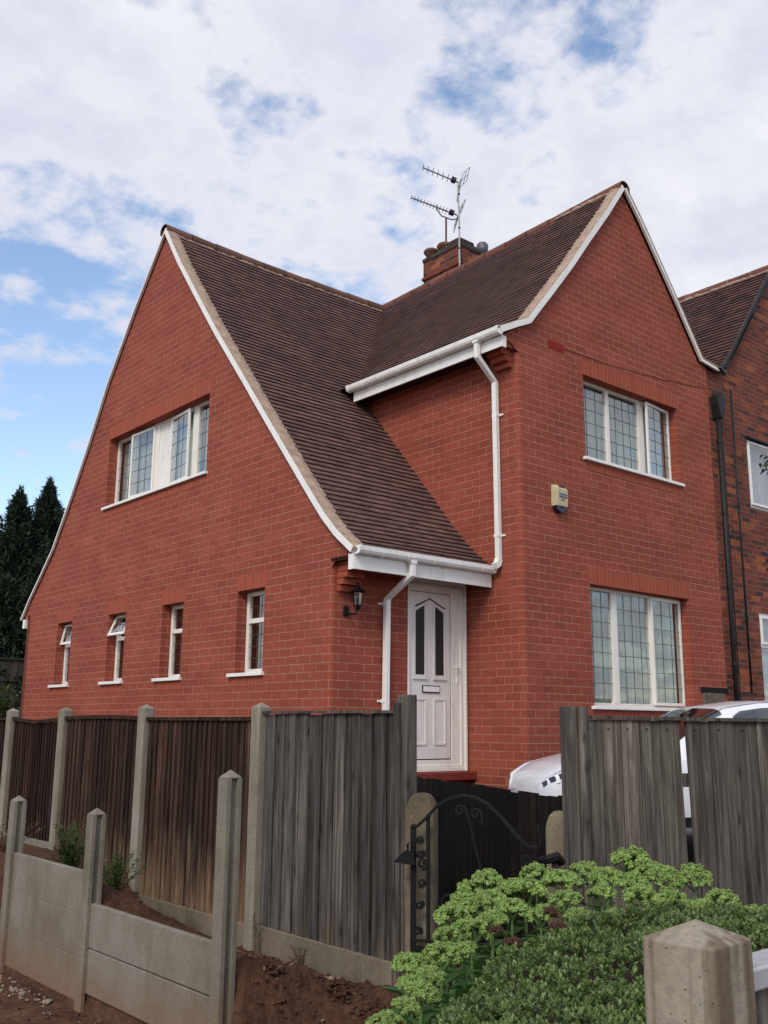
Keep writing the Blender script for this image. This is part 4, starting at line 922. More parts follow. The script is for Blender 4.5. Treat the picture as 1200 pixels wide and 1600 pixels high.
# retaining boards
RX = -4.0; RYs = [-1.58, -2.865, -4.385]; RT = [.012, .008, .292]
rw = thing('retaining_wall', (RX, -3, -1.1), 'low retaining wall of plain concrete boards slotted between three concrete posts', 'retaining wall')
for y, z in zip(RYs, RT):
    m = MB(); ax = .045
    m.prism([(-ax, -ax), (ax, -ax), (ax, -.018), (.022, -.018), (.022, .018), (ax, .018), (ax, ax), (-ax, ax), (-ax, .018), (-.022, .018), (-.022, -.018), (-ax, -.018)], -1.7, z-.03, lambda u, v, s, y=y: Vector((RX+v, y+u, s)))
    m2 = MB(); post4(m2, RX, y, z-.031, z+.012, .045, .035); m.v += []; k = len(m.v); m.v += m2.v; m.f += [tuple(i+k for i in f_) for f_ in m2.f]; m.mi += m2.mi
    m.build('post', M_conc, rw, bevel=.003)
for (a, b, tops) in ((RYs[1]+.03, RYs[0]-.03, (-.358, -.604, -.85)), (RYs[2]+.03, RYs[1]-.03, (-.528, -.783))):
    for i, t_ in enumerate(tops):
        hgt = .253; m = MB(); m.box(RX-.019, RX+.019, a, b, t_-hgt, t_-.004)
        m.build('gravel_board', M_conc, rw, bevel=.006)
# right hand fence along the street
G0, G1 = pt(650, 1290, 5.28), pt(860, 1330, 5.12)
Q0 = pt(898, 1105, 5.30); Q1 = pt(1215, 1105, 5.62); qd = Vector((Q1.x-Q0.x, Q1.y-Q0.y, 0)); ql = qd.length; qd.normalize(); qn = Vector((qd.y, -qd.x, 0))
rf = thing('board_fence', (Q0.x, Q0.y, -1), 'grey weathered fence of wide vertical boards on the right, one narrow gap between two boards', 'fence')
QB = lambda p: Vector((Q0.x, Q0.y, 0))+qd*p.x+qn*p.y+Vector((0, 0, p.z))
ztop = pt(1000, 1115, 5.4).z
m = MB(); m.xf = lambda p: QB(p); edges = [.085]
gapx = .685
x = .10; k_ = 0
tops_px = []
def qx(px):   # distance along the fence at a photo column
    r0 = pt(px, 1200, 1.0)-CAM; r0.z = 0; # solve CAM + r0*t = Q0 + qd*s
    den = r0.x*(-qd.y)+r0.y*qd.x; bx_, by_ = Q0.x-CAM.x, Q0.y-CAM.y; t = (bx_*(-qd.y)+by_*qd.x)/den
    return (CAM.x+r0.x*t-Q0.x)*qd.x+(CAM.y+r0.y*t-Q0.y)*qd.y
cols = [912, 938, 972, 1001, 1035]; bnds = []
for a, b in zip([916, 942, 972, 1001, 1034], [942, 972, 1001, 1034, 1064]): bnds.append((qx(a), qx(b), 0, 0))
ga, gb = qx(1065), qx(1074)
lean = .045
bnds[-1] = (bnds[-1][0], ga, 0, lean)
bnds2 = [(gb, qx(1112), lean, 0), (qx(1112), qx(1148), 0, 0), (qx(1148), qx(1186), 0, 0), (qx(1186), qx(1222), 0, 0), (qx(1222), qx(1222)+.14, 0, 0), (qx(1222)+.14, qx(1222)+.28, 0, 0), (qx(1222)+.28, qx(1222)+.42, 0, 0)]+[(qx(1222)+.42+.14*q_, qx(1222)+.56+.14*q_, 0, 0) for q_ in range(12)]
ql = qx(1222)+.56+.14*12-.98-.9+.42
for i, (a, b, la, lb) in enumerate(bnds+bnds2):
    zt = ztop-.035+random.uniform(-.004, .004); zb = -1.15; yo = random.uniform(0, .012)
    b -= .0045
    kk = m.pts([(a+la, yo, zb), (b+lb*.55, yo, zb), (b, yo, zt), (a, yo, zt), (a+la, yo-.018, zb), (b+lb*.55, yo-.018, zb), (b, yo-.018, zt), (a, yo-.018, zt)])
    for f_ in ((0, 1, 2, 3), (4, 7, 6, 5), (0, 4, 5, 1), (3, 2, 6, 7), (0, 3, 7, 4), (1, 5, 6, 2)): m.face([kk+j for j in f_])
m.build('boards', M_grey2, rf, bevel=.002)
m = MB(); m.xf = QB
m.box(.075, ql+.9, -.05, -.018, .22, .29); m.box(.075, ql+.9, -.05, -.018, -.75, -.67); m.build('back_rails', M_grey, rf)
m = MB(); m.xf = QB; m.strip([(.06, -.004, ztop-.022), (ql*.5, -.004, ztop-.028), (ql+.9, -.004, ztop-.024)], .062, .018, (0, 1, 0)); m.build('capping', M_grey, rf)
m = MB(); m.xf = QB; m.box(-.062, -.002, -.06, .03, -1.2, ztop+.035); m.build('post', M_grey2, rf, bevel=.005)
m = MB(); m.xf = QB; m.tube([(.028, .012, -1.2), (.03, .012, -.3), (.034, .010, ztop+.03)], .033, 12); m.build('half_round_post', M_grey2, rf)
m = MB(); m.xf = QB; m.box(.03, .085, -.055, -.02, -1.2, ztop+.028); m.build('post', M_grey, rf)
nl_ = MB(); nl_.xf = QB
for (a, b, la, lb) in bnds+bnds2[:4]:
    xx = (a+b)/2-.02; nl_.box(xx-.004, xx+.004, .006, .013, ztop-.085, ztop-.077)
nl_.build('nail_heads', M_gasket, rf)
# dark slatted fence across the path
D0, D1 = pt(650, 1210, 7.85), pt(893, 1243, 5.75); dd = Vector((D1.x-D0.x, D1.y-D0.y, 0)); dl = dd.length; dd.normalize(); dn = Vector((-dd.y, dd.x, 0)); dn = -dn if dn.dot(CAM-D0) < 0 else dn
df = thing('board_fence', (D0.x, D0.y, -1), 'low nearly black fence behind the iron gate, white car showing over its end', 'fence')
m = MB(); m.xf = lambda p: Vector((D0.x, D0.y, 0))+dd*p.x+dn*p.y+Vector((0, 0, p.z)); x = -.6; i = 0
zd = lambda x: (D0.z+(D1.z-D0.z)*x/dl)
while x < dl+.1:
    wd_ = .118; gap = .010 if i % 3 == 2 else .003
    zt = zd(x)+random.uniform(-.012, .012); m.box(x, x+wd_-gap, -.01, .01, -1.1, zt-.02); x += wd_; i += 1
m.build('boards', M_black, df)
m = MB(); m.xf = lambda p: Vector((D0.x, D0.y, 0))+dd*p.x+dn*p.y+Vector((0, 0, p.z)); m.box(-.6, dl+.1, -.05, -.015, .0, .06) ; m.box(-.6, dl+.1, -.05, -.015, -.8, -.73); m.build('rails', M_black, df)
# rear garden fence beyond the house
rg = thing('garden_fence', (0, 12.5, 0), 'old dark timber fence just visible behind the far corner of the house', 'fence')
m = MB()
for i in range(28): m.box(-5+i*.3, -5+i*.3+.29, 12.5, 12.52, -.5, 1.86+random.uniform(-.01, .01))
m.build('boards', M_backf, rg)
MB().box(-5, 3.4, 12.44, 12.5, 1.40, 1.47).build('rail', M_backf, rg); MB().box(-5, 3.4, 12.46, 12.55, 1.86, 1.89).build('capping', M_backf, rg)

# ================================================================ gate posts and gate
def gatepost(P, z, label, a=.078):
    m = MB(); c = Vector((P.x, P.y, 0)); n = 10; ring = []
    ax_ = Vector(((G1-G0).x, (G1-G0).y, 0)).normalized(); ay_ = Vector((-ax_.y, ax_.x, 0))
    prof = [(a, -1.2), (a, z-.09), (a*.90, z-.055), (a*.72, z-.022), (a*.42, z-.004), (.004, z)]
    base = [(1, -.8), (1, .8), (.8, 1), (-.8, 1), (-1, .8), (-1, -.8), (-.8, -1), (.8, -1)]
    rings = [m.pts([c+ax_*u*r+ay_*v*a*(r/a*.5+.5 if r < a else 1)*.9+Vector((0, 0, zz_)) for u, v in base]) for r, zz_ in prof]
    for A_, B_ in zip(rings, rings[1:]):
        for j in range(8): m.face((A_+j, A_+(j+1) % 8, B_+(j+1) % 8, B_+j))
    m.face([rings[0]+j for j in range(8)]); m.face([rings[-1]+j for j in range(8)])
    o = m.build('gate_post', M_gatep, loc=(0, 0, 0), bevel=.006); return tag(o, label, 'gate post', 'concrete gate posts')
gatepost(pt(659, 1240, 5.43), pt(659, 1240, 5.38).z, 'stubby old concrete gate post beside the grey fence panel and gate latch')
gatepost(pt(874, 1270, 5.50), pt(874, 1270, 5.38).z, 'rounded concrete gate post by the right fence, rusty hinge on it', .072)
gdir = Vector((G1.x-G0.x, G1.y-G0.y, 0)).normalized(); gnn = Vector((-gdir.y, gdir.x, 0)); gnn = -gnn if gnn.dot(CAM-G0) < 0 else gnn
def gp_(px, py, off=.0):
    """a point of the gate plane"""
    r0 = pt(px, py, 1.0)-CAM; den = r0.dot(gnn); t = (G0-CAM).dot(gnn)/den; return CAM+r0*t+gnn*off
gate = thing('iron_gate', (G0.x, G0.y, -1), 'black wrought iron garden gate with arched top rail and scrolls', 'gate')
def bar(name, pts, wd_, th, mat=M_iron): m = MB(); m.strip(pts, th, wd_, gdir) if False else m.strip(pts, wd_, th, gnn); return m.build(name, mat, gate, bevel=.001)
def down(px, py, z): a = gp_(px, py); return [a, Vector((a.x, a.y, z))]
bar('stile', down(646, 1291, -1.0), .012, .030); bar('stile', down(669, 1272, -1.0), .010, .020); bar('stile', down(841, 1345, -1.0), .012, .024)
arch = [(643, 1290), (652, 1291), (668, 1276), (684, 1258), (702, 1248), (722, 1243), (742, 1246), (760, 1256), (778, 1272), (798, 1295), (815, 1315), (828, 1324), (842, 1325)]
A_ = [gp_(x, y) for x, y in arch]; bar('top_rail', A_, .030, .014)
bar('finial', [gp_(842, 1326), gp_(844, 1312), gp_(841, 1298), gp_(841, 1287)], .01, .010)
def scroll(cx_, cy_, r, turns=1.4, start=0, dirn=1, tail=None):
    P = []; n = 22
    for i in range(n+1):
        t = i/n; a = start+dirn*turns*2*math.pi*t; rr = r*(1-.75*t); P.append(gp_(cx_+rr*math.cos(a), cy_+rr*math.sin(a)))
    if tail: P = [gp_(*q) for q in tail]+P
    return bar('scroll', P, .016, .010)
for q in ((657, 1312, 6, 1), (660, 1350, 9, -1), (656, 1414, 7, 1), (653, 1455, 7, -1), (657, 1335, 7, 1), (659, 1380, 7, -1), (656, 1485, 7, 1)): scroll(q[0], q[1], q[2], 1.5, random.uniform(0, 6), q[3])
scroll(719, 1267, 9, 1.25, 0, -1, tail=[(753, 1365), (747, 1340), (741, 1315), (735, 1290), (731, 1276)]); scroll(743, 1272, 9, 1.2, 0, -1, tail=[(754, 1290), (753, 1280)])
scroll(822, 1345, 9, 1.3, 3.1, 1); scroll(760, 1400, 14, 1.2, 0, 1); scroll(700, 1410, 14, 1.2, 0, -1)
for z in (-.52, -.95): a = gp_(646, 1300); b = gp_(841, 1345); bar('rail', [Vector((a.x, a.y, z)), Vector((b.x, b.y, z))], .024, .010)
for px in (700, 735, 770, 805): a = gp_(px, 1390); bar('upright', [Vector((a.x, a.y, -.95)), Vector((a.x, a.y, -.53))], .010, .010)
lat = MB(); a = gp_(640, 1346, .02); c0 = a
lat.prism([(-.075, 0), (-.02, .055), (.03, .05), (.04, -.01), (-.01, -.008)], -.008, .03, lambda u, v, s: c0+gdir*u+Vector((0, 0, v))+gnn*s)
lat.tube([c0+Vector((0, 0, .02))+gnn*.02, c0+gdir*.0+Vector((0, 0, .09))+gnn*.03, c0+gdir*.02+Vector((0, 0, .10)), c0+gdir*.03+Vector((0, 0, .03))], .006, 6); lat.build('latch', M_iron, gate)
hg = MB(); h0, h1 = gp_(844, 1345), gp_(872, 1337, .015); hg.tube([h0, h0.lerp(h1, .5)+gnn*.03, h1+gnn*.03, h1+gdir*.02-Vector((0, 0, .03))], [.018, .022, .026, .02], 8); hg.build('hinge', M_iron, gate)
rsn = MB(); q = gp_(870, 1352, .0); rsn.box(-.025, .02, -.02, .0, -.05, .03, lambda p: q+gdir*p.x+gnn*(p.y+.012)+Vector((0, 0, p.z))); rsn.build('rusty_bracket', M_rust, gate, bevel=.004)

# ================================================================ corner post and low wall nearest the street
cpost = MB(); c = pt(1088, 1462, 1.66); post4(cpost, c.x, c.y, -1.3, pt(1085, 1436, 1.66).z, .063, .028, rot=R(3), cham=.006)
tag(cpost.build('concrete_post', M_front, loc=(0, 0, 0), bevel=.003), 'large stained concrete post with pyramid top in the right foreground', 'post')
lw = thing('low_wall', (c.x+.8, c.y, -1), 'low boarded edging with pale coping joined to the foreground concrete post', 'low wall')
zc = .150
m = MB(); m.box(c.x+.062, c.x+1.6, c.y-.035, c.y+.035, zc-.035, zc); m.build('coping', M_cop, lw, bevel=.004)
m = MB(); m.box(c.x+.062, c.x+1.6, c.y-.02, c.y+.02, -1.2, zc-.036); m.build('board', M_grey2, lw)

# ================================================================ white car on the drive
SC = .87
CP = pt(856, 1224, 8.5); fwd = Vector((math.cos(R(-31)), math.sin(R(-31)), 0)); sid = Vector((fwd.y, -fwd.x, 0))   # sid points to the viewer's side
gcar = pt(1200, 1085, 7.9).z-1.50*SC
car = thing('parked_car', (CP.x, CP.y, gcar), 'white hatchback parked behind the fences, only roof and nose in view', 'car')
st = np.array([  # x, low, belt, top, hw_low, hw_belt, hw_top
 [0.00, .30, .60, .64, .42, .50, .40], [.06, .22, .68, .73, .62, .68, .55], [.25, .19, .76, .84, .76, .80, .62], [.60, .18, .83, .93, .82, .86, .66], [1.00, .18, .88, 1.00, .84, .88, .68],
 [1.12, .18, .90, 1.04, .85, .88, .67], [1.45, .18, .92, 1.28, .86, .885, .62], [1.80, .18, .93, 1.43, .86, .885, .58], [2.20, .18, .94, 1.49, .86, .885, .57], [2.7, .18, .95, 1.50, .86, .885, .57],
 [3.2, .18, .97, 1.47, .86, .88, .56], [3.6, .19, .99, 1.38, .85, .86, .54], [3.85, .20, 1.0, 1.18, .82, .83, .55], [4.0, .25, .9, .98, .74, .76, .6], [4.05, .35, .7, .8, .66, .68, .55]])
st[st[:, 0] >= 1.0, 0] += .20
def cs(x): return [float(np.interp(x, st[:, 0], st[:, i])) for i in range(1, 7)]
def S_(x, v):
    lo, be, tp, hl, hb, ht = cs(x)
    K = [(0, 0, lo), (.12, hl*.9, lo), (.2, hl, lo+.08), (.35, hb+.01, (lo+be)/2), (.5, hb, be-.02), (.53, hb-.012, be), (.72, (hb*.35+ht*.65), be+(tp-be)*.62), (.82, ht, tp-.045), (.88, ht*.8, tp-.015), (1, 0, tp)]
    vs = [k[0] for k in K]; return Vector((x, float(np.interp(v, vs, [k[1] for k in K])), float(np.interp(v, vs, [k[2] for k in K]))))
def CW(p): return CP+fwd*p.x*SC+sid*(p.y-.8)*SC+Vector((0, 0, gcar-CP.z+p.z*SC))
m = MB(); XSs = np.unique(np.concatenate([np.linspace(0, .3, 6), np.linspace(.3, 4.25, 50)])); VS = [0, .06, .12, .16, .2, .28, .35, .43, .5, .53, .6, .66, .72, .77, .82, .85, .88, .94, 1]
rows_ = []
for x in XSs:
    half = [S_(x, v) for v in VS]; full = half+[Vector((p.x, -p.y, p.z)) for p in half[::-1][1:-1]]
    rows_.append(m.pts([CW(p) for p in full])); nfull = len(full)
for A1, B1 in zip(rows_, rows_[1:]):
    for j in range(nfull): m.face((A1+j, A1+(j+1) % nfull, B1+(j+1) % nfull, B1+j))
m.face([rows_[0]+j for j in range(nfull)]); m.face([rows_[-1]+j for j in range(nfull)])
m.build('body', M_car, car, smooth=True)
def patch(name, x0, x1, v0, v1, mat, off=.006, nx_=10, nv=5, curve=None, sides=(1,)):
    for sg in sides:
        m = MB(); G = []
        for i in range(nx_+1):
            row = []
            for j in range(nv+1):
                x = x0+(x1-x0)*i/nx_; va, vb = (curve(x) if curve else (v0, v1)); v = va+(vb-va)*j/nv
                p = S_(x, v); dx = S_(x+.02, v)-S_(max(x-.02, 0), v); dv_ = S_(x, min(v+.02, 1))-S_(x, v-.02); n_ = dv_.cross(dx) if dx.length and dv_.length else Vector((0, 1, 0)); n_.normalize()
                if n_.y < 0 or (n_.y < .05 and n_.z < 0): n_ = -n_
                p = p+n_*off; row.append(CW(Vector((p.x, p.y*sg, p.z))))
            G.append(m.pts(row))
        for A1, B1 in zip(G, G[1:]):
            for j in range(nv): m.face((A1+j, A1+j+1, B1+j+1, B1+j))
        m.build(name, mat, car, smooth=True)
patch('side_window', 1.82, 2.62, .55, .80, M_cglass, curve=lambda x: (.55, .55+.245*min(1, (x-1.65)/.45)), sides=(1, -1))
patch('side_window', 2.70, 3.55, .55, .80, M_cglass, sides=(1, -1))
patch('door_pillar', 2.62, 2.70, .55, .80, M_blackp, off=.004, sides=(1, -1))
patch('roof_seam', 1.55, 3.7, .842, .849, M_gasket, off=.003, nx_=20, nv=1)
patch('windscreen', 1.36, 1.94, .80, 1.0, M_cglass, nv=8, sides=(1, -1))
patch('headlight', .03, .80, .47, .60, M_navy, off=.008, nx_=16, curve=lambda x: (.50+.03*min(1, x/.5), .64-.09*min(1, max(0, x-.10)/.7)), sides=(1, -1))
for x in (.12, .27, .45): patch('lamp_bar', x, x+.03, .485, .65, M_car, off=.014, nx_=1, sides=(1,))
patch('bonnet_seam', .12, 1.2, .70, .708, M_gasket, off=.003, nx_=14, nv=1)
patch('door_seam', 1.50, 1.515, .2, .53, M_gasket, off=.003, nx_=1); patch('door_seam', 2.65, 2.662, .2, .53, M_gasket, off=.003, nx_=1)
patch('lower_trim', .5, 3.9, .2, .25, M_blackp, off=.006)
for x in (.82, 3.45):
    for sg in (1, -1):
        m = MB(); cc = CW(Vector((x, .83*sg, .31))); ax_ = sid*sg
        m.tube([cc-ax_*.16, cc-ax_*.02, cc+ax_*.03], [.27, .275, .25], 28); wl = m.build('wheel', M_rubber, car, smooth=False); m = MB(); m.tube([cc+ax_*.02, cc+ax_*.036], [.18, .17], 20); m.build('rim', M_steel, wl, local=True, loc=(0, 0, 0)) if False else m.build('wheel_rim', M_steel, car)

# ================================================================ planting
def leafmesh(name, base, dirs, up, ln, wd, mat, fold=.25, parent=None, loc=(0, 0, 0), local=False, bend=0.0):
    """many small pointed leaves in one mesh; base, dirs, up are n x 3 arrays"""
    n = len(base); dirs = dirs/np.linalg.norm(dirs, axis=1, keepdims=True); side = np.cross(dirs, up); sn = np.linalg.norm(side, axis=1, keepdims=True); side = np.where(sn > 1e-4, side/np.maximum(sn, 1e-4), np.array([[1.0, 0, 0]])); nrm = np.cross(side, dirs)
    ln = ln.reshape(-1, 1); wd = wd.reshape(-1, 1)
    v = np.stack([base, base+dirs*ln*.45+side*wd/2+nrm*wd*fold, base+dirs*ln-nrm*ln*bend, base+dirs*ln*.45-side*wd/2+nrm*wd*fold], 1).reshape(-1, 3)
    me = bpy.data.meshes.new(name); me.vertices.add(4*n); me.vertices.foreach_set('co', v.ravel().astype(np.float32)); me.loops.add(4*n); me.loops.foreach_set('vertex_index', np.arange(4*n, dtype=np.int32))
    me.polygons.add(n); me.polygons.foreach_set('loop_start', np.arange(n, dtype=np.int32)*4); me.polygons.foreach_set('loop_total', np.full(n, 4, np.int32)); me.update(calc_edges=True); me.materials.append(mat)
    return link(name, me, parent, loc, 0, local)
def unit(n):
    v = rng.normal(size=(n, 3)); return v/np.linalg.norm(v, axis=1, keepdims=True)
VF = Vector((math.sin(YAW), math.cos(YAW), 0)); VR = Vector((math.cos(YAW), -math.sin(YAW), 0))
def fr2w(lat, D): return CAM.x+VR.x*lat+VF.x*D, CAM.y+VR.y*lat+VF.y*D
# raised bed of soil under the plants, beside the street
bedm = MB(); Gd = []
DD = np.linspace(1.7, 5.1, 30); LLn = np.linspace(-.25, 3.2, 34)
def bedz(la, D):
    left = np.interp(D, [1.7, 2.5, 3.2, 4.0, 5.1], [-.05, -.0, .10, .30, .42])
    e = min(1, max(0, (la-left)/.35)); return -1.16+e*.36+.03*mnoise.noise(Vector((la*3, D*3, 0)))
for D in DD:
    Gd.append(bedm.pts([(*fr2w(la, D), bedz(la, D)) for la in LLn]))
for A1, B1 in zip(Gd, Gd[1:]):
    for j in range(len(LLn)-1): bedm.face((A1+j, A1+j+1, B1+j+1, B1+j))
tag(bedm.build('flower_bed', M_soil, smooth=True), kind='structure')
# the low evergreen shrub
def hz(la, D):
    left = np.interp(D, [1.8, 2.3, 2.6, 3.0, 3.6, 4.1], [-.12, -.05, .0, .12, .36, .66]); back = 4.25
    e = np.clip((la-left)/.22, 0, 1); e2 = np.clip((back-D)/.35, 0, 1); m_ = np.sqrt(1-(1-np.minimum(e, e2))**2)
    return left, -.55+m_*(.345+.06*np.clip((la-left)/.7, 0, 1))
N_ = 15000; la = rng.uniform(-.1, 2.3, N_); Dp = rng.uniform(1.75, 4.2, N_)
left, ht = hz(la, Dp); keep = (la > left+.003) & (la < 1.3+.35*Dp-.0); la, Dp, ht, left = la[keep], Dp[keep], ht[keep], left[keep]
bump_ = np.array([mnoise.fractal(Vector((a*4.2, b*4.2, 0)), 1, 2, 3)*.06+mnoise.noise(Vector((a*13, b*13, 5)))*.022 for a, b in zip(la, Dp)])
zb_ = ht+bump_; px_ = CAM.x+VR.x*la+VF.x*Dp; py_ = CAM.y+VR.y*la+VF.y*Dp
cent = np.stack([px_, py_, zb_], 1)
# keep clear of the concrete corner post
kp = ~((np.abs(cent[:, 0]-c.x) < .085) & (np.abs(cent[:, 1]-c.y) < .085)) & ~((cent[:, 1] < c.y+.05) & (cent[:, 0] > c.x)) & ~((cent[:, 1] < c.y-.02) & (cent[:, 0] > c.x-.05)); cent = cent[kp]; la = la[kp]; Dp = Dp[kp]; left = left[kp]; n = len(cent)
edge = np.clip(1-(la-left)/.3, 0, 1); outv = -np.array([VR.x, VR.y, 0])
gn = np.stack([np.gradient(np.zeros(n)), np.zeros(n), np.ones(n)], 1)*1.0+outv*edge[:, None]*1.2+unit(n)*.35; gn /= np.linalg.norm(gn, axis=1, keepdims=True)
lay = rng.uniform(0, 1, n); cent[:, 2] -= np.where(lay > .72, .025, 0)
shrub = thing('evergreen_shrub', (*fr2w(.9, 2.9), -.8), 'low dense evergreen shrub with tiny grey green leaves around the foreground concrete post', 'shrub')
K = 9; base = np.repeat(cent, K, 0); gnr = np.repeat(gn, K, 0); sp = np.tile(np.linspace(0, 1, K), n)
tang = np.cross(gnr, unit(n*K)); tang /= np.linalg.norm(tang, axis=1, keepdims=True)
el = .35+1.0*sp[:, None]; dirs = gnr*el+tang*(1.15-.75*sp[:, None])
base = base+gnr*(sp[:, None]-.5)*.016
ln = rng.uniform(.015, .024, n*K)*(1-.25*sp); leafmesh('foliage', base, dirs, gnr, ln, ln*.62, M_hebe, .2, shrub)
sel = rng.random(n) < .5; m = MB()
for cc, g_ in zip(cent[sel][:4200], gn[sel][:4200]):
    q = Vector(cc)-Vector(g_)*.07+Vector((random.uniform(-.02, .02), random.uniform(-.02, .02), -.01)); k = m.pts([cc, (q.x+.002, q.y, q.z), (q.x-.002, q.y+.002, q.z)]); m.face((k, k+1, k+2))
m.build('twigs', M_hebest, shrub, fix=False)
m = MB(); Gd = []; LA = np.linspace(-.1, 2.4, 50); DA = np.linspace(1.7, 4.25, 50)
for D in DA:
    _, hh = hz(LA, np.full(50, D)); l0 = hz(0, D)[0]
    Gd.append(m.pts([(*fr2w(a, D), (h_-.055 if a > l0 else -.9)) for a, h_ in zip(LA, hh)]))
for A1, B1 in zip(Gd, Gd[1:]):
    for j in range(49):
        pc = m.v[A1+j]
        if pc.y < c.y+.07 and pc.x > c.x-.12: continue
        m.face((A1+j, A1+j+1, B1+j+1, B1+j))
m.build('inner_mass', M_hebest, shrub)

# sedum plants
def ico(sub=1):
    bm = bmesh.new(); bmesh.ops.create_icosphere(bm, subdivisions=sub, radius=1); v = np.array([q.co[:] for q in bm.verts]); f = np.array([[q.index for q in p.verts] for p in bm.faces]); bm.free(); return v, f
IV, IF = ico(1)
def buds(name, cen, rad, mat):
    n = len(cen); v = (IV[None]*rad[:, None, None]*rng.uniform(.85, 1.15, (n, 1, 3))+cen[:, None]).reshape(-1, 3); f = (IF[None]+(np.arange(n)*len(IV))[:, None, None]).reshape(-1, 3)
    me = bpy.data.meshes.new(name); me.vertices.add(len(v)); me.vertices.foreach_set('co', v.ravel().astype(np.float32)); me.loops.add(f.size); me.loops.foreach_set('vertex_index', f.ravel().astype(np.int32)); me.polygons.add(len(f)); me.polygons.foreach_set('loop_start', np.arange(len(f), dtype=np.int32)*3); me.polygons.foreach_set('loop_total', np.full(len(f), 3, np.int32)); me.update(calc_edges=True); me.materials.append(mat); return me
def headmesh(mat, dens=1.0, R0=.085, nl=26):
    cs_ = []; rs_ = []
    for i in range(nl):
        t = (i+.5)/nl; th = math.acos(1-t*1.05) if t*1.05 < 1 else math.pi/2; ph = i*2.39996+random.uniform(-.3, .3)
        c0 = np.array([math.sin(th)*math.cos(ph)*R0, math.sin(th)*math.sin(ph)*R0, math.cos(th)*R0*.62+random.uniform(-.008, .008)])
        rl = random.uniform(.017, .025); nb = int(26*dens); u_ = unit(nb); u_[:, 2] = np.abs(u_[:, 2])*1.0-.15; u_ /= np.linalg.norm(u_, axis=1, keepdims=True)
        cs_.append(c0+u_*rl*rng.uniform(.85, 1.1, (nb, 1))); rs_.append(rng.uniform(.0033, .0052, nb))
        cs_.append(c0+unit(6)*rl*.4); rs_.append(np.full(6, rl*.55))
    return buds('flower_head', np.concatenate(cs_), np.concatenate(rs_), mat)
HM = [headmesh(M_sedum, nl=k) for k in (20, 24, 28, 32)]; HB = headmesh(M_dried, .8, .055, 12)
heads = [(838,1363,46),(880,1370,54),(917,1356,46),(948,1366,44),(987,1343,58),(1012,1356,40),(1038,1364,46),(1083,1366,48),(820,1384,58),(882,1402,50),(940,1392,40),(988,1378,50),(1002,1400,48),(1047,1404,50),(1097,1420,50),(1126,1404,48),(1150,1430,50),(1184,1428,46),(1194,1455,44),
 (640,1502,46),(690,1488,54),(700,1458,36),(737,1448,54),(707,1428,50),(742,1412,56),(722,1402,40),(738,1385,42),(762,1370,42),(768,1398,40),(794,1386,44),(800,1412,44),(845,1425,40),(770,1432,40),(643,1535,38),(658,1546,44),(672,1520,38),(634,1568,38),(600,1592,46),(560+40,1600,20),(725,1480,36),(905,1428,38),(960,1430,40),(1070,1432,40)]
brown = [(859,1427,24),(873,1452,26),(801,1476,26),(776,1455,20)]
def sD(px, py):
    D = 4.65-(py-1343)/249*1.85
    if px > 930: D = max(D, 4.12)
    if 560 < px < 760: D += .12
    return D
clumps = {}
for h in heads:
    key = 0 if h[0] < 680 and h[1] > 1515 else 1 if h[0] < 712 and h[1] > 1440 else 2 if h[0] < 780 and h[1] > 1395 else 3 if h[0] < 812 else 4 if h[0] < 900 else 5 if h[0] < 1020 else 6 if h[0] < 1110 else 7
    clumps.setdefault(key, []).append(h)
slab_ = ['smallest green sedum, at the left end of the row below the gate', 'green sedum left of the shrub, two broad pale heads side by side', 'green sedum in front of the iron gate, heads stacked up the slope', 'green sedum under the arch of the iron gate, behind the other gate one',
 'green sedum below the hinge of the gate with pale stems showing', 'tallest green sedum, in front of the half round fence post', 'green sedum under the narrow gap in the right fence', 'green sedum at the right edge behind the foreground concrete post']
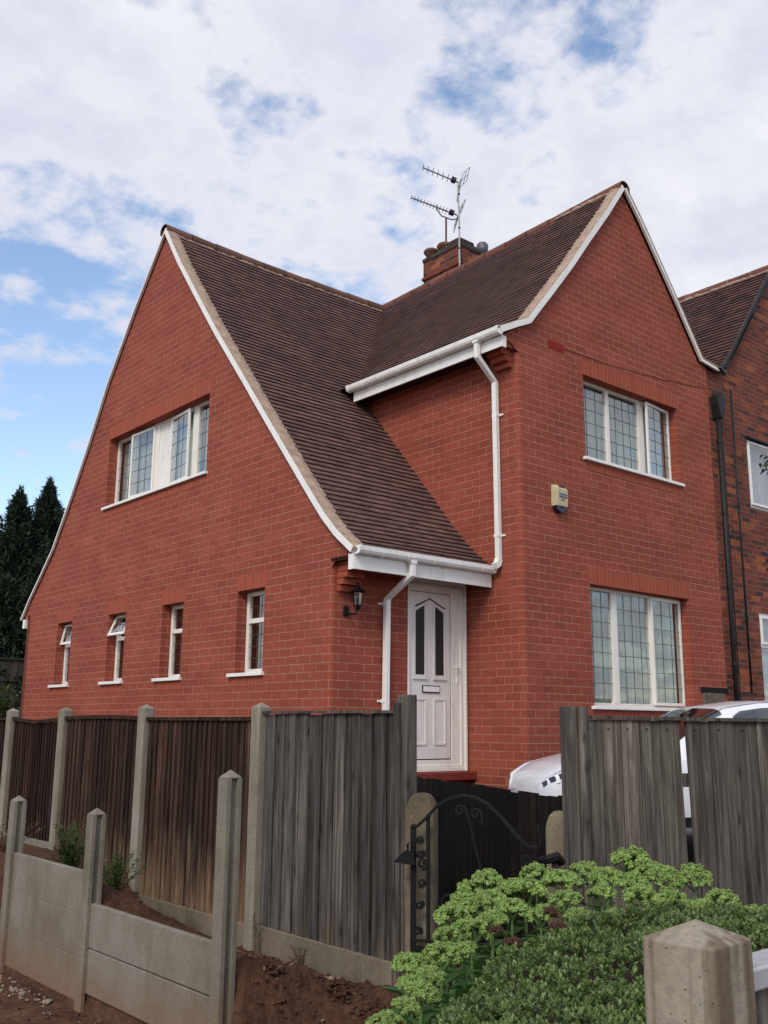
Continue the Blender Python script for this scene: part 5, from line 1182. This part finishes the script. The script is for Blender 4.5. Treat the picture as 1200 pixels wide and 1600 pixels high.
for key, hs in sorted(clumps.items()):
    P3 = [pt(h[0], h[1], sD(h[0], h[1])) for h in hs]; cx_ = sum(p.x for p in P3)/len(P3); cy_ = sum(p.y for p in P3)/len(P3)
    root = thing('sedum_plant', (cx_, cy_, -.8), slab_[key], 'plant', 'green sedums along the raised bed')
    LB, LDir, LUp, LL = [], [], [], []
    for h, p in zip(hs, P3):
        D = sD(h[0], h[1]); R_ = h[2]/2/F*D*1.14; s_ = R_/.098
        o = link('flower_head', HM[random.randrange(4)], root, p-Vector((0, 0, R_*.35))); o.scale = (s_, s_, s_*random.uniform(.9, 1.15)); o.rotation_euler = (random.uniform(-.25, .25), random.uniform(-.25, .25), random.uniform(0, 6))
        b = Vector((p.x+(cx_-p.x)*.45, p.y+(cy_-p.y)*.45, -.80)); hh = p-Vector((0, 0, R_*.9)); mid = hh.lerp(b, .45)+Vector(((p.x-cx_)*.12, (p.y-cy_)*.12, .02))
        m = MB(); m.tube([b, mid, hh], [.008, .007, .005], 6)
        for k in range(7):
            a = k*2.4; e_ = p+Vector((math.cos(a)*R_*.55, math.sin(a)*R_*.55, -R_*.30)); m.tube([hh-Vector((0, 0, .0)), hh.lerp(e_, .5)+Vector((0, 0, -.004)), e_], [.0035, .003, .002], 4, cap=False)
        m.build('stem', M_stem, root)
        for k in range(26):
            t = .10+.88*k/26; q = hh.lerp(b, t) if t < .5 else mid.lerp(b, (t-.45)/.55); a = k*2.4+random.uniform(-.4, .4)
            for rep in (0,): LB.append(q[:]); dv_ = Vector((math.cos(a), math.sin(a), random.uniform(.15, .8))); LDir.append(dv_[:]); LUp.append((0, 0, 1)); LL.append(random.uniform(.06, .12))
    LL = np.array(LL); leafmesh('leaves', np.array(LB), np.array(LDir), np.array(LUp, float), LL, LL*.5, M_sedleaf, .15, root, bend=.2)
    for h in brown:
        if min(((h[0]-q[0])**2+(h[1]-q[1])**2) for q in hs) == min(((h[0]-q[0])**2+(h[1]-q[1])**2) for q in heads):
            p = pt(h[0], h[1], sD(h[0], h[1])-.02); o = link('dried_head', HB, root, p); s_ = h[2]/2/F*sD(h[0], h[1])/.06; o.scale = (s_,)*3

# conifers behind the house
def conifer(name, x, y, z0, H, Rb, label, seed, dens=1.0, tip=.35):
    r_ = np.random.default_rng(seed); root = thing(name, (x, y, z0), label, 'tree', 'dark conifers behind the house')
    m = MB(); m.tube([(x, y, z0), (x+.05, y, z0+H*.5), (x, y, z0+H*.97)], [.16, .10, .02], 8); m.build('trunk', M_bark, root)
    nb = int(820*dens); B, Dv, U, Ln, Wd = [], [], [], [], []
    for i in range(nb):
        t = (i/nb)**.8; zc_ = z0+H*(.03+.95*t); rad = Rb*((1-t)**.95)*(.42+.28*math.sin(t*13+seed)**2+.75*r_.random()**2)+.04; az = i*2.39996+r_.uniform(-.5, .5)
        L_ = rad; up_ = .55+.5*t
        for k in range(34):
            s = r_.random()**.5; a2 = az+r_.normal()*.22*(1-s*.6); px = x+math.cos(a2)*L_*s; py = y+math.sin(a2)*L_*s; pz = zc_-L_*.35+L_*s*up_*s+r_.normal()*.06
            B.append((px, py, pz)); Dv.append((math.cos(a2)+r_.normal()*.45, math.sin(a2)+r_.normal()*.45, .55+r_.normal()*.5)); U.append((r_.normal(), r_.normal(), 1)); q = (.09+.14*r_.random())*(.45+.75*(1-t)**.5); Ln.append(q); Wd.append(q*.3)
    for k in range(420): s = r_.random(); wd_ = .30*(1-s)+.02; B.append((x+r_.normal()*wd_*.5, y+r_.normal()*wd_*.5, z0+H-1.25+1.3*s)); Dv.append((r_.normal()*.7, r_.normal()*.7, 1.0)); U.append((1, 0, 0)); Ln.append(.14); Wd.append(.035)
    leafmesh('crown', np.array(B), np.array(Dv), np.array(U), np.array(Ln), np.array(Wd), M_conif, .2, root)
Dc = 24.0
for i, (px, ty, Rb, lab) in enumerate(((32, 766, 2.1, 'dark conifer with the slightly shorter pointed top, farther from the gable'), (79, 752, 2.0, 'dark conifer with the tallest pointed top, close beside the gable edge'), (-18, 800, 2.2, 'dark conifer with rounded shoulder at the left edge of the photo'))):
    P = pt(px, ty, Dc+i*.3); conifer('conifer_tree', P.x, P.y, -.5, P.z+.5, Rb, lab, 11+i)
for i, (px, ty, D, Rb, lab) in enumerate(((10, 905, 22.0, 1.3, 'lower dark conifer filling the gap above the garden fence'), (60, 880, 22.3, 1.2, 'lower dark conifer right beside the far corner of the house'))):
    P = pt(px, ty, D); conifer('conifer_tree', P.x, P.y, -.5, P.z+.5, Rb, lab, 31+i, .8)
# small leafy plants
def weed(name, P, h, n, spread, label, mat=M_weed, ll=.03, group=None, cat='weed'):
    root = thing(name, tuple(P), label, cat, group); B, Dv, Ln = [], [], []; m = MB()
    for i in range(n):
        a = random.uniform(0, 6.28); rr = spread*random.random(); hh = h*random.uniform(.5, 1); e_ = Vector(P)+Vector((math.cos(a)*rr, math.sin(a)*rr, hh)); md = Vector(P).lerp(e_, .5)+Vector((0, 0, hh*.12)); m.tube([P, md, e_], [.003, .0025, .001], 4, cap=False)
        for k in range(16):
            t = .15+.85*k/16; q = (Vector(P).lerp(md, t*2) if t < .5 else md.lerp(e_, t*2-1)); B.append(q[:]); Dv.append((random.gauss(0, 1), random.gauss(0, 1), random.uniform(.0, .8))); Ln.append(ll*random.uniform(.6, 1.3))
    m.build('stems', mat, root); Ln = np.array(Ln); leafmesh('leaves', np.array(B), np.array(Dv), np.tile([[0, 0, 1.0]], (len(B), 1)), Ln, Ln*.5, mat, .2, root, bend=.15)
def gp3(x, y, dz=-.02): return Vector((x, y, gz(x, y)+dz))
weed('fern_weed', gp3(-3.70, -1.85), .42, 40, .24, 'leafy green weed growing behind the far retaining boards', ll=.035)
weed('fern_weed', gp3(-3.60, -2.35), .30, 34, .28, 'low feathery green weed between fence and middle retaining post', ll=.03)
weed('reddish_weed', gp3(-3.45, -1.55), .46, 16, .14, 'taller weed with reddish stems beside the far fence post', M_weedd, .028)
weed('reddish_weed', gp3(-3.9, -1.15), .30, 20, .30, 'brownish weed patch at the left edge before the fence', M_weedd, .03)
weed('fern_weed', gp3(-4.15, -.85), .32, 24, .25, 'green weed clump at the left edge above the bare bank', ll=.04)
weed('trailing_weed', Vector((-4.0, -1.55, -.14)), .03, 6, .07, 'tiny weed clinging to the far retaining post', M_weedd, .02)
weed('dead_stalk', gp3(-3.12, -3.35), .30, 4, .06, 'thin dead stalk at the foot of the grey fence panel', M_weedd, .02)
weed('reddish_weed', gp3(-3.2, -3.95), .16, 7, .10, 'small reddish weed in front of the grey fence gravel board', M_weedd, .02)
P = pt(-12, 1100, 16); P.z = .2
weed('laurel_bush', Vector((P.x, P.y, -.2)), 1.45, 70, .55, 'glossy green bush at the far left edge below the garden fence', M_weed, .11, cat='bush')
# twig tips of a tree standing outside the frame on the right
TP = pt(1330, 900, 7.0); tr = thing('small_tree', (TP.x, TP.y, -.9), 'leaf tips of a small tree reaching in at the right edge', 'tree')
m = MB(); m.tube([(TP.x, TP.y, -1), (TP.x, TP.y, .6), (TP.x+.05, TP.y+.1, 2.8)], [.06, .045, .02], 8); B, Dv, Ln = [], [], []
for tgt in ((1196, 712), (1208, 730), (1199, 858), (1215, 880), (1260, 700), (1290, 760), (1250, 840), (1320, 700), (1340, 820)):
    e_ = pt(tgt[0], tgt[1], 7.0); b = Vector((TP.x, TP.y, e_.z-.45)); m.tube([b, b.lerp(e_, .5)+Vector((0, 0, .06)), e_], [.014, .009, .003], 5)
    for k in range(60): t = 1-.6*random.random()**1.5; q = b.lerp(e_, t)+Vector((random.gauss(0, .03), random.gauss(0, .03), random.gauss(0, .03))); B.append(q[:]); Dv.append((random.gauss(0, 1), random.gauss(0, 1), random.uniform(-.8, .4))); Ln.append(random.uniform(.04, .075))
m.build('branches', M_bark, tr); Ln = np.array(Ln); leafmesh('crown', np.array(B), np.array(Dv), np.tile([[0, 0, 1.0]], (len(B), 1)), Ln, Ln*.45, M_weed, .15, tr, bend=.2)

# stones, lumps of earth and fallen leaves
def rocks(name, pts_, mat, sub=1):
    v_all, f_all, k = [], [], 0
    for (x, y, z, r) in pts_:
        v = IV*np.array([r*random.uniform(.7, 1.3), r*random.uniform(.7, 1.3), r*random.uniform(.45, .8)])*rng.uniform(.78, 1.15, (len(IV), 1))+np.array([x, y, z]); v_all.append(v); f_all.append(IF+k); k += len(IV)
    v = np.concatenate(v_all); f = np.concatenate(f_all); me = bpy.data.meshes.new(name); me.from_pydata(v.tolist(), [], f.tolist()); me.materials.append(mat); return link(name, me)
def gl(px, py, D): p = pt(px, py, D); return p.x, p.y
L_ = []
for i in range(70):
    x, y = -4.16+random.gauss(0, .06), -2.05+random.gauss(0, .28); L_.append((x, y, gz(x, y)+.004, random.uniform(.006, .018)))
tag(rocks('spilled_grit', L_, M_rock), kind='stuff')
L_ = [(random.uniform(-5.4, -3.2), random.uniform(-6.2, -1.3), 0, random.uniform(.004, .016)) for i in range(1500)]
tag(rocks('earth_crumbs', [(x, y, gz(x, y)+r*.3, r) for x, y, _, r in L_], M_soil), kind='stuff')
L_ = [(random.gauss(-3.4, .25), random.uniform(-4.9, -3.3), 0, random.uniform(.005, .02)) for i in range(1600)]
tag(rocks('earth_crumbs', [(x, y, gz(x, y)+r*.3, r) for x, y, _, r in L_], M_soil), kind='stuff')
for x, y, r, lab in ((-4.13, -1.62, .05, 'flat grey stone at the foot of the far retaining post'), (-4.12, -2.62, .035, 'small pale lump against the middle retaining post'), (-3.33, -4.05, .035, 'pale stone lying on the dark earth by the grey fence'), (-3.30, -4.35, .03, 'second pale stone lower on the dark earth slope')):
    tag(rocks('stone', [(x, y, gz(x, y)+r*.35, r)], M_rock if r < .04 else M_rub), lab, 'stone')
n = 240; bx = rng.uniform(-4.9, -3.2, n); by = rng.uniform(-5.6, -3.2, n); bz = np.array([gz(a, b)+.022 for a, b in zip(bx, by)])
keepm = ~((bx > -4.08) & (bx < -3.92) & (by > -4.5)); bx, by, bz = bx[keepm], by[keepm], bz[keepm]; n = len(bx)
fo = leafmesh('fallen_leaves', np.stack([bx, by, bz], 1), np.stack([rng.normal(size=n), rng.normal(size=n), rng.normal(size=n)*.2], 1), np.tile([[0, 0, 1.0]], (n, 1)), rng.uniform(.02, .045, n), rng.uniform(.012, .022, n), M_fallen, .2); tag(fo, kind='stuff')
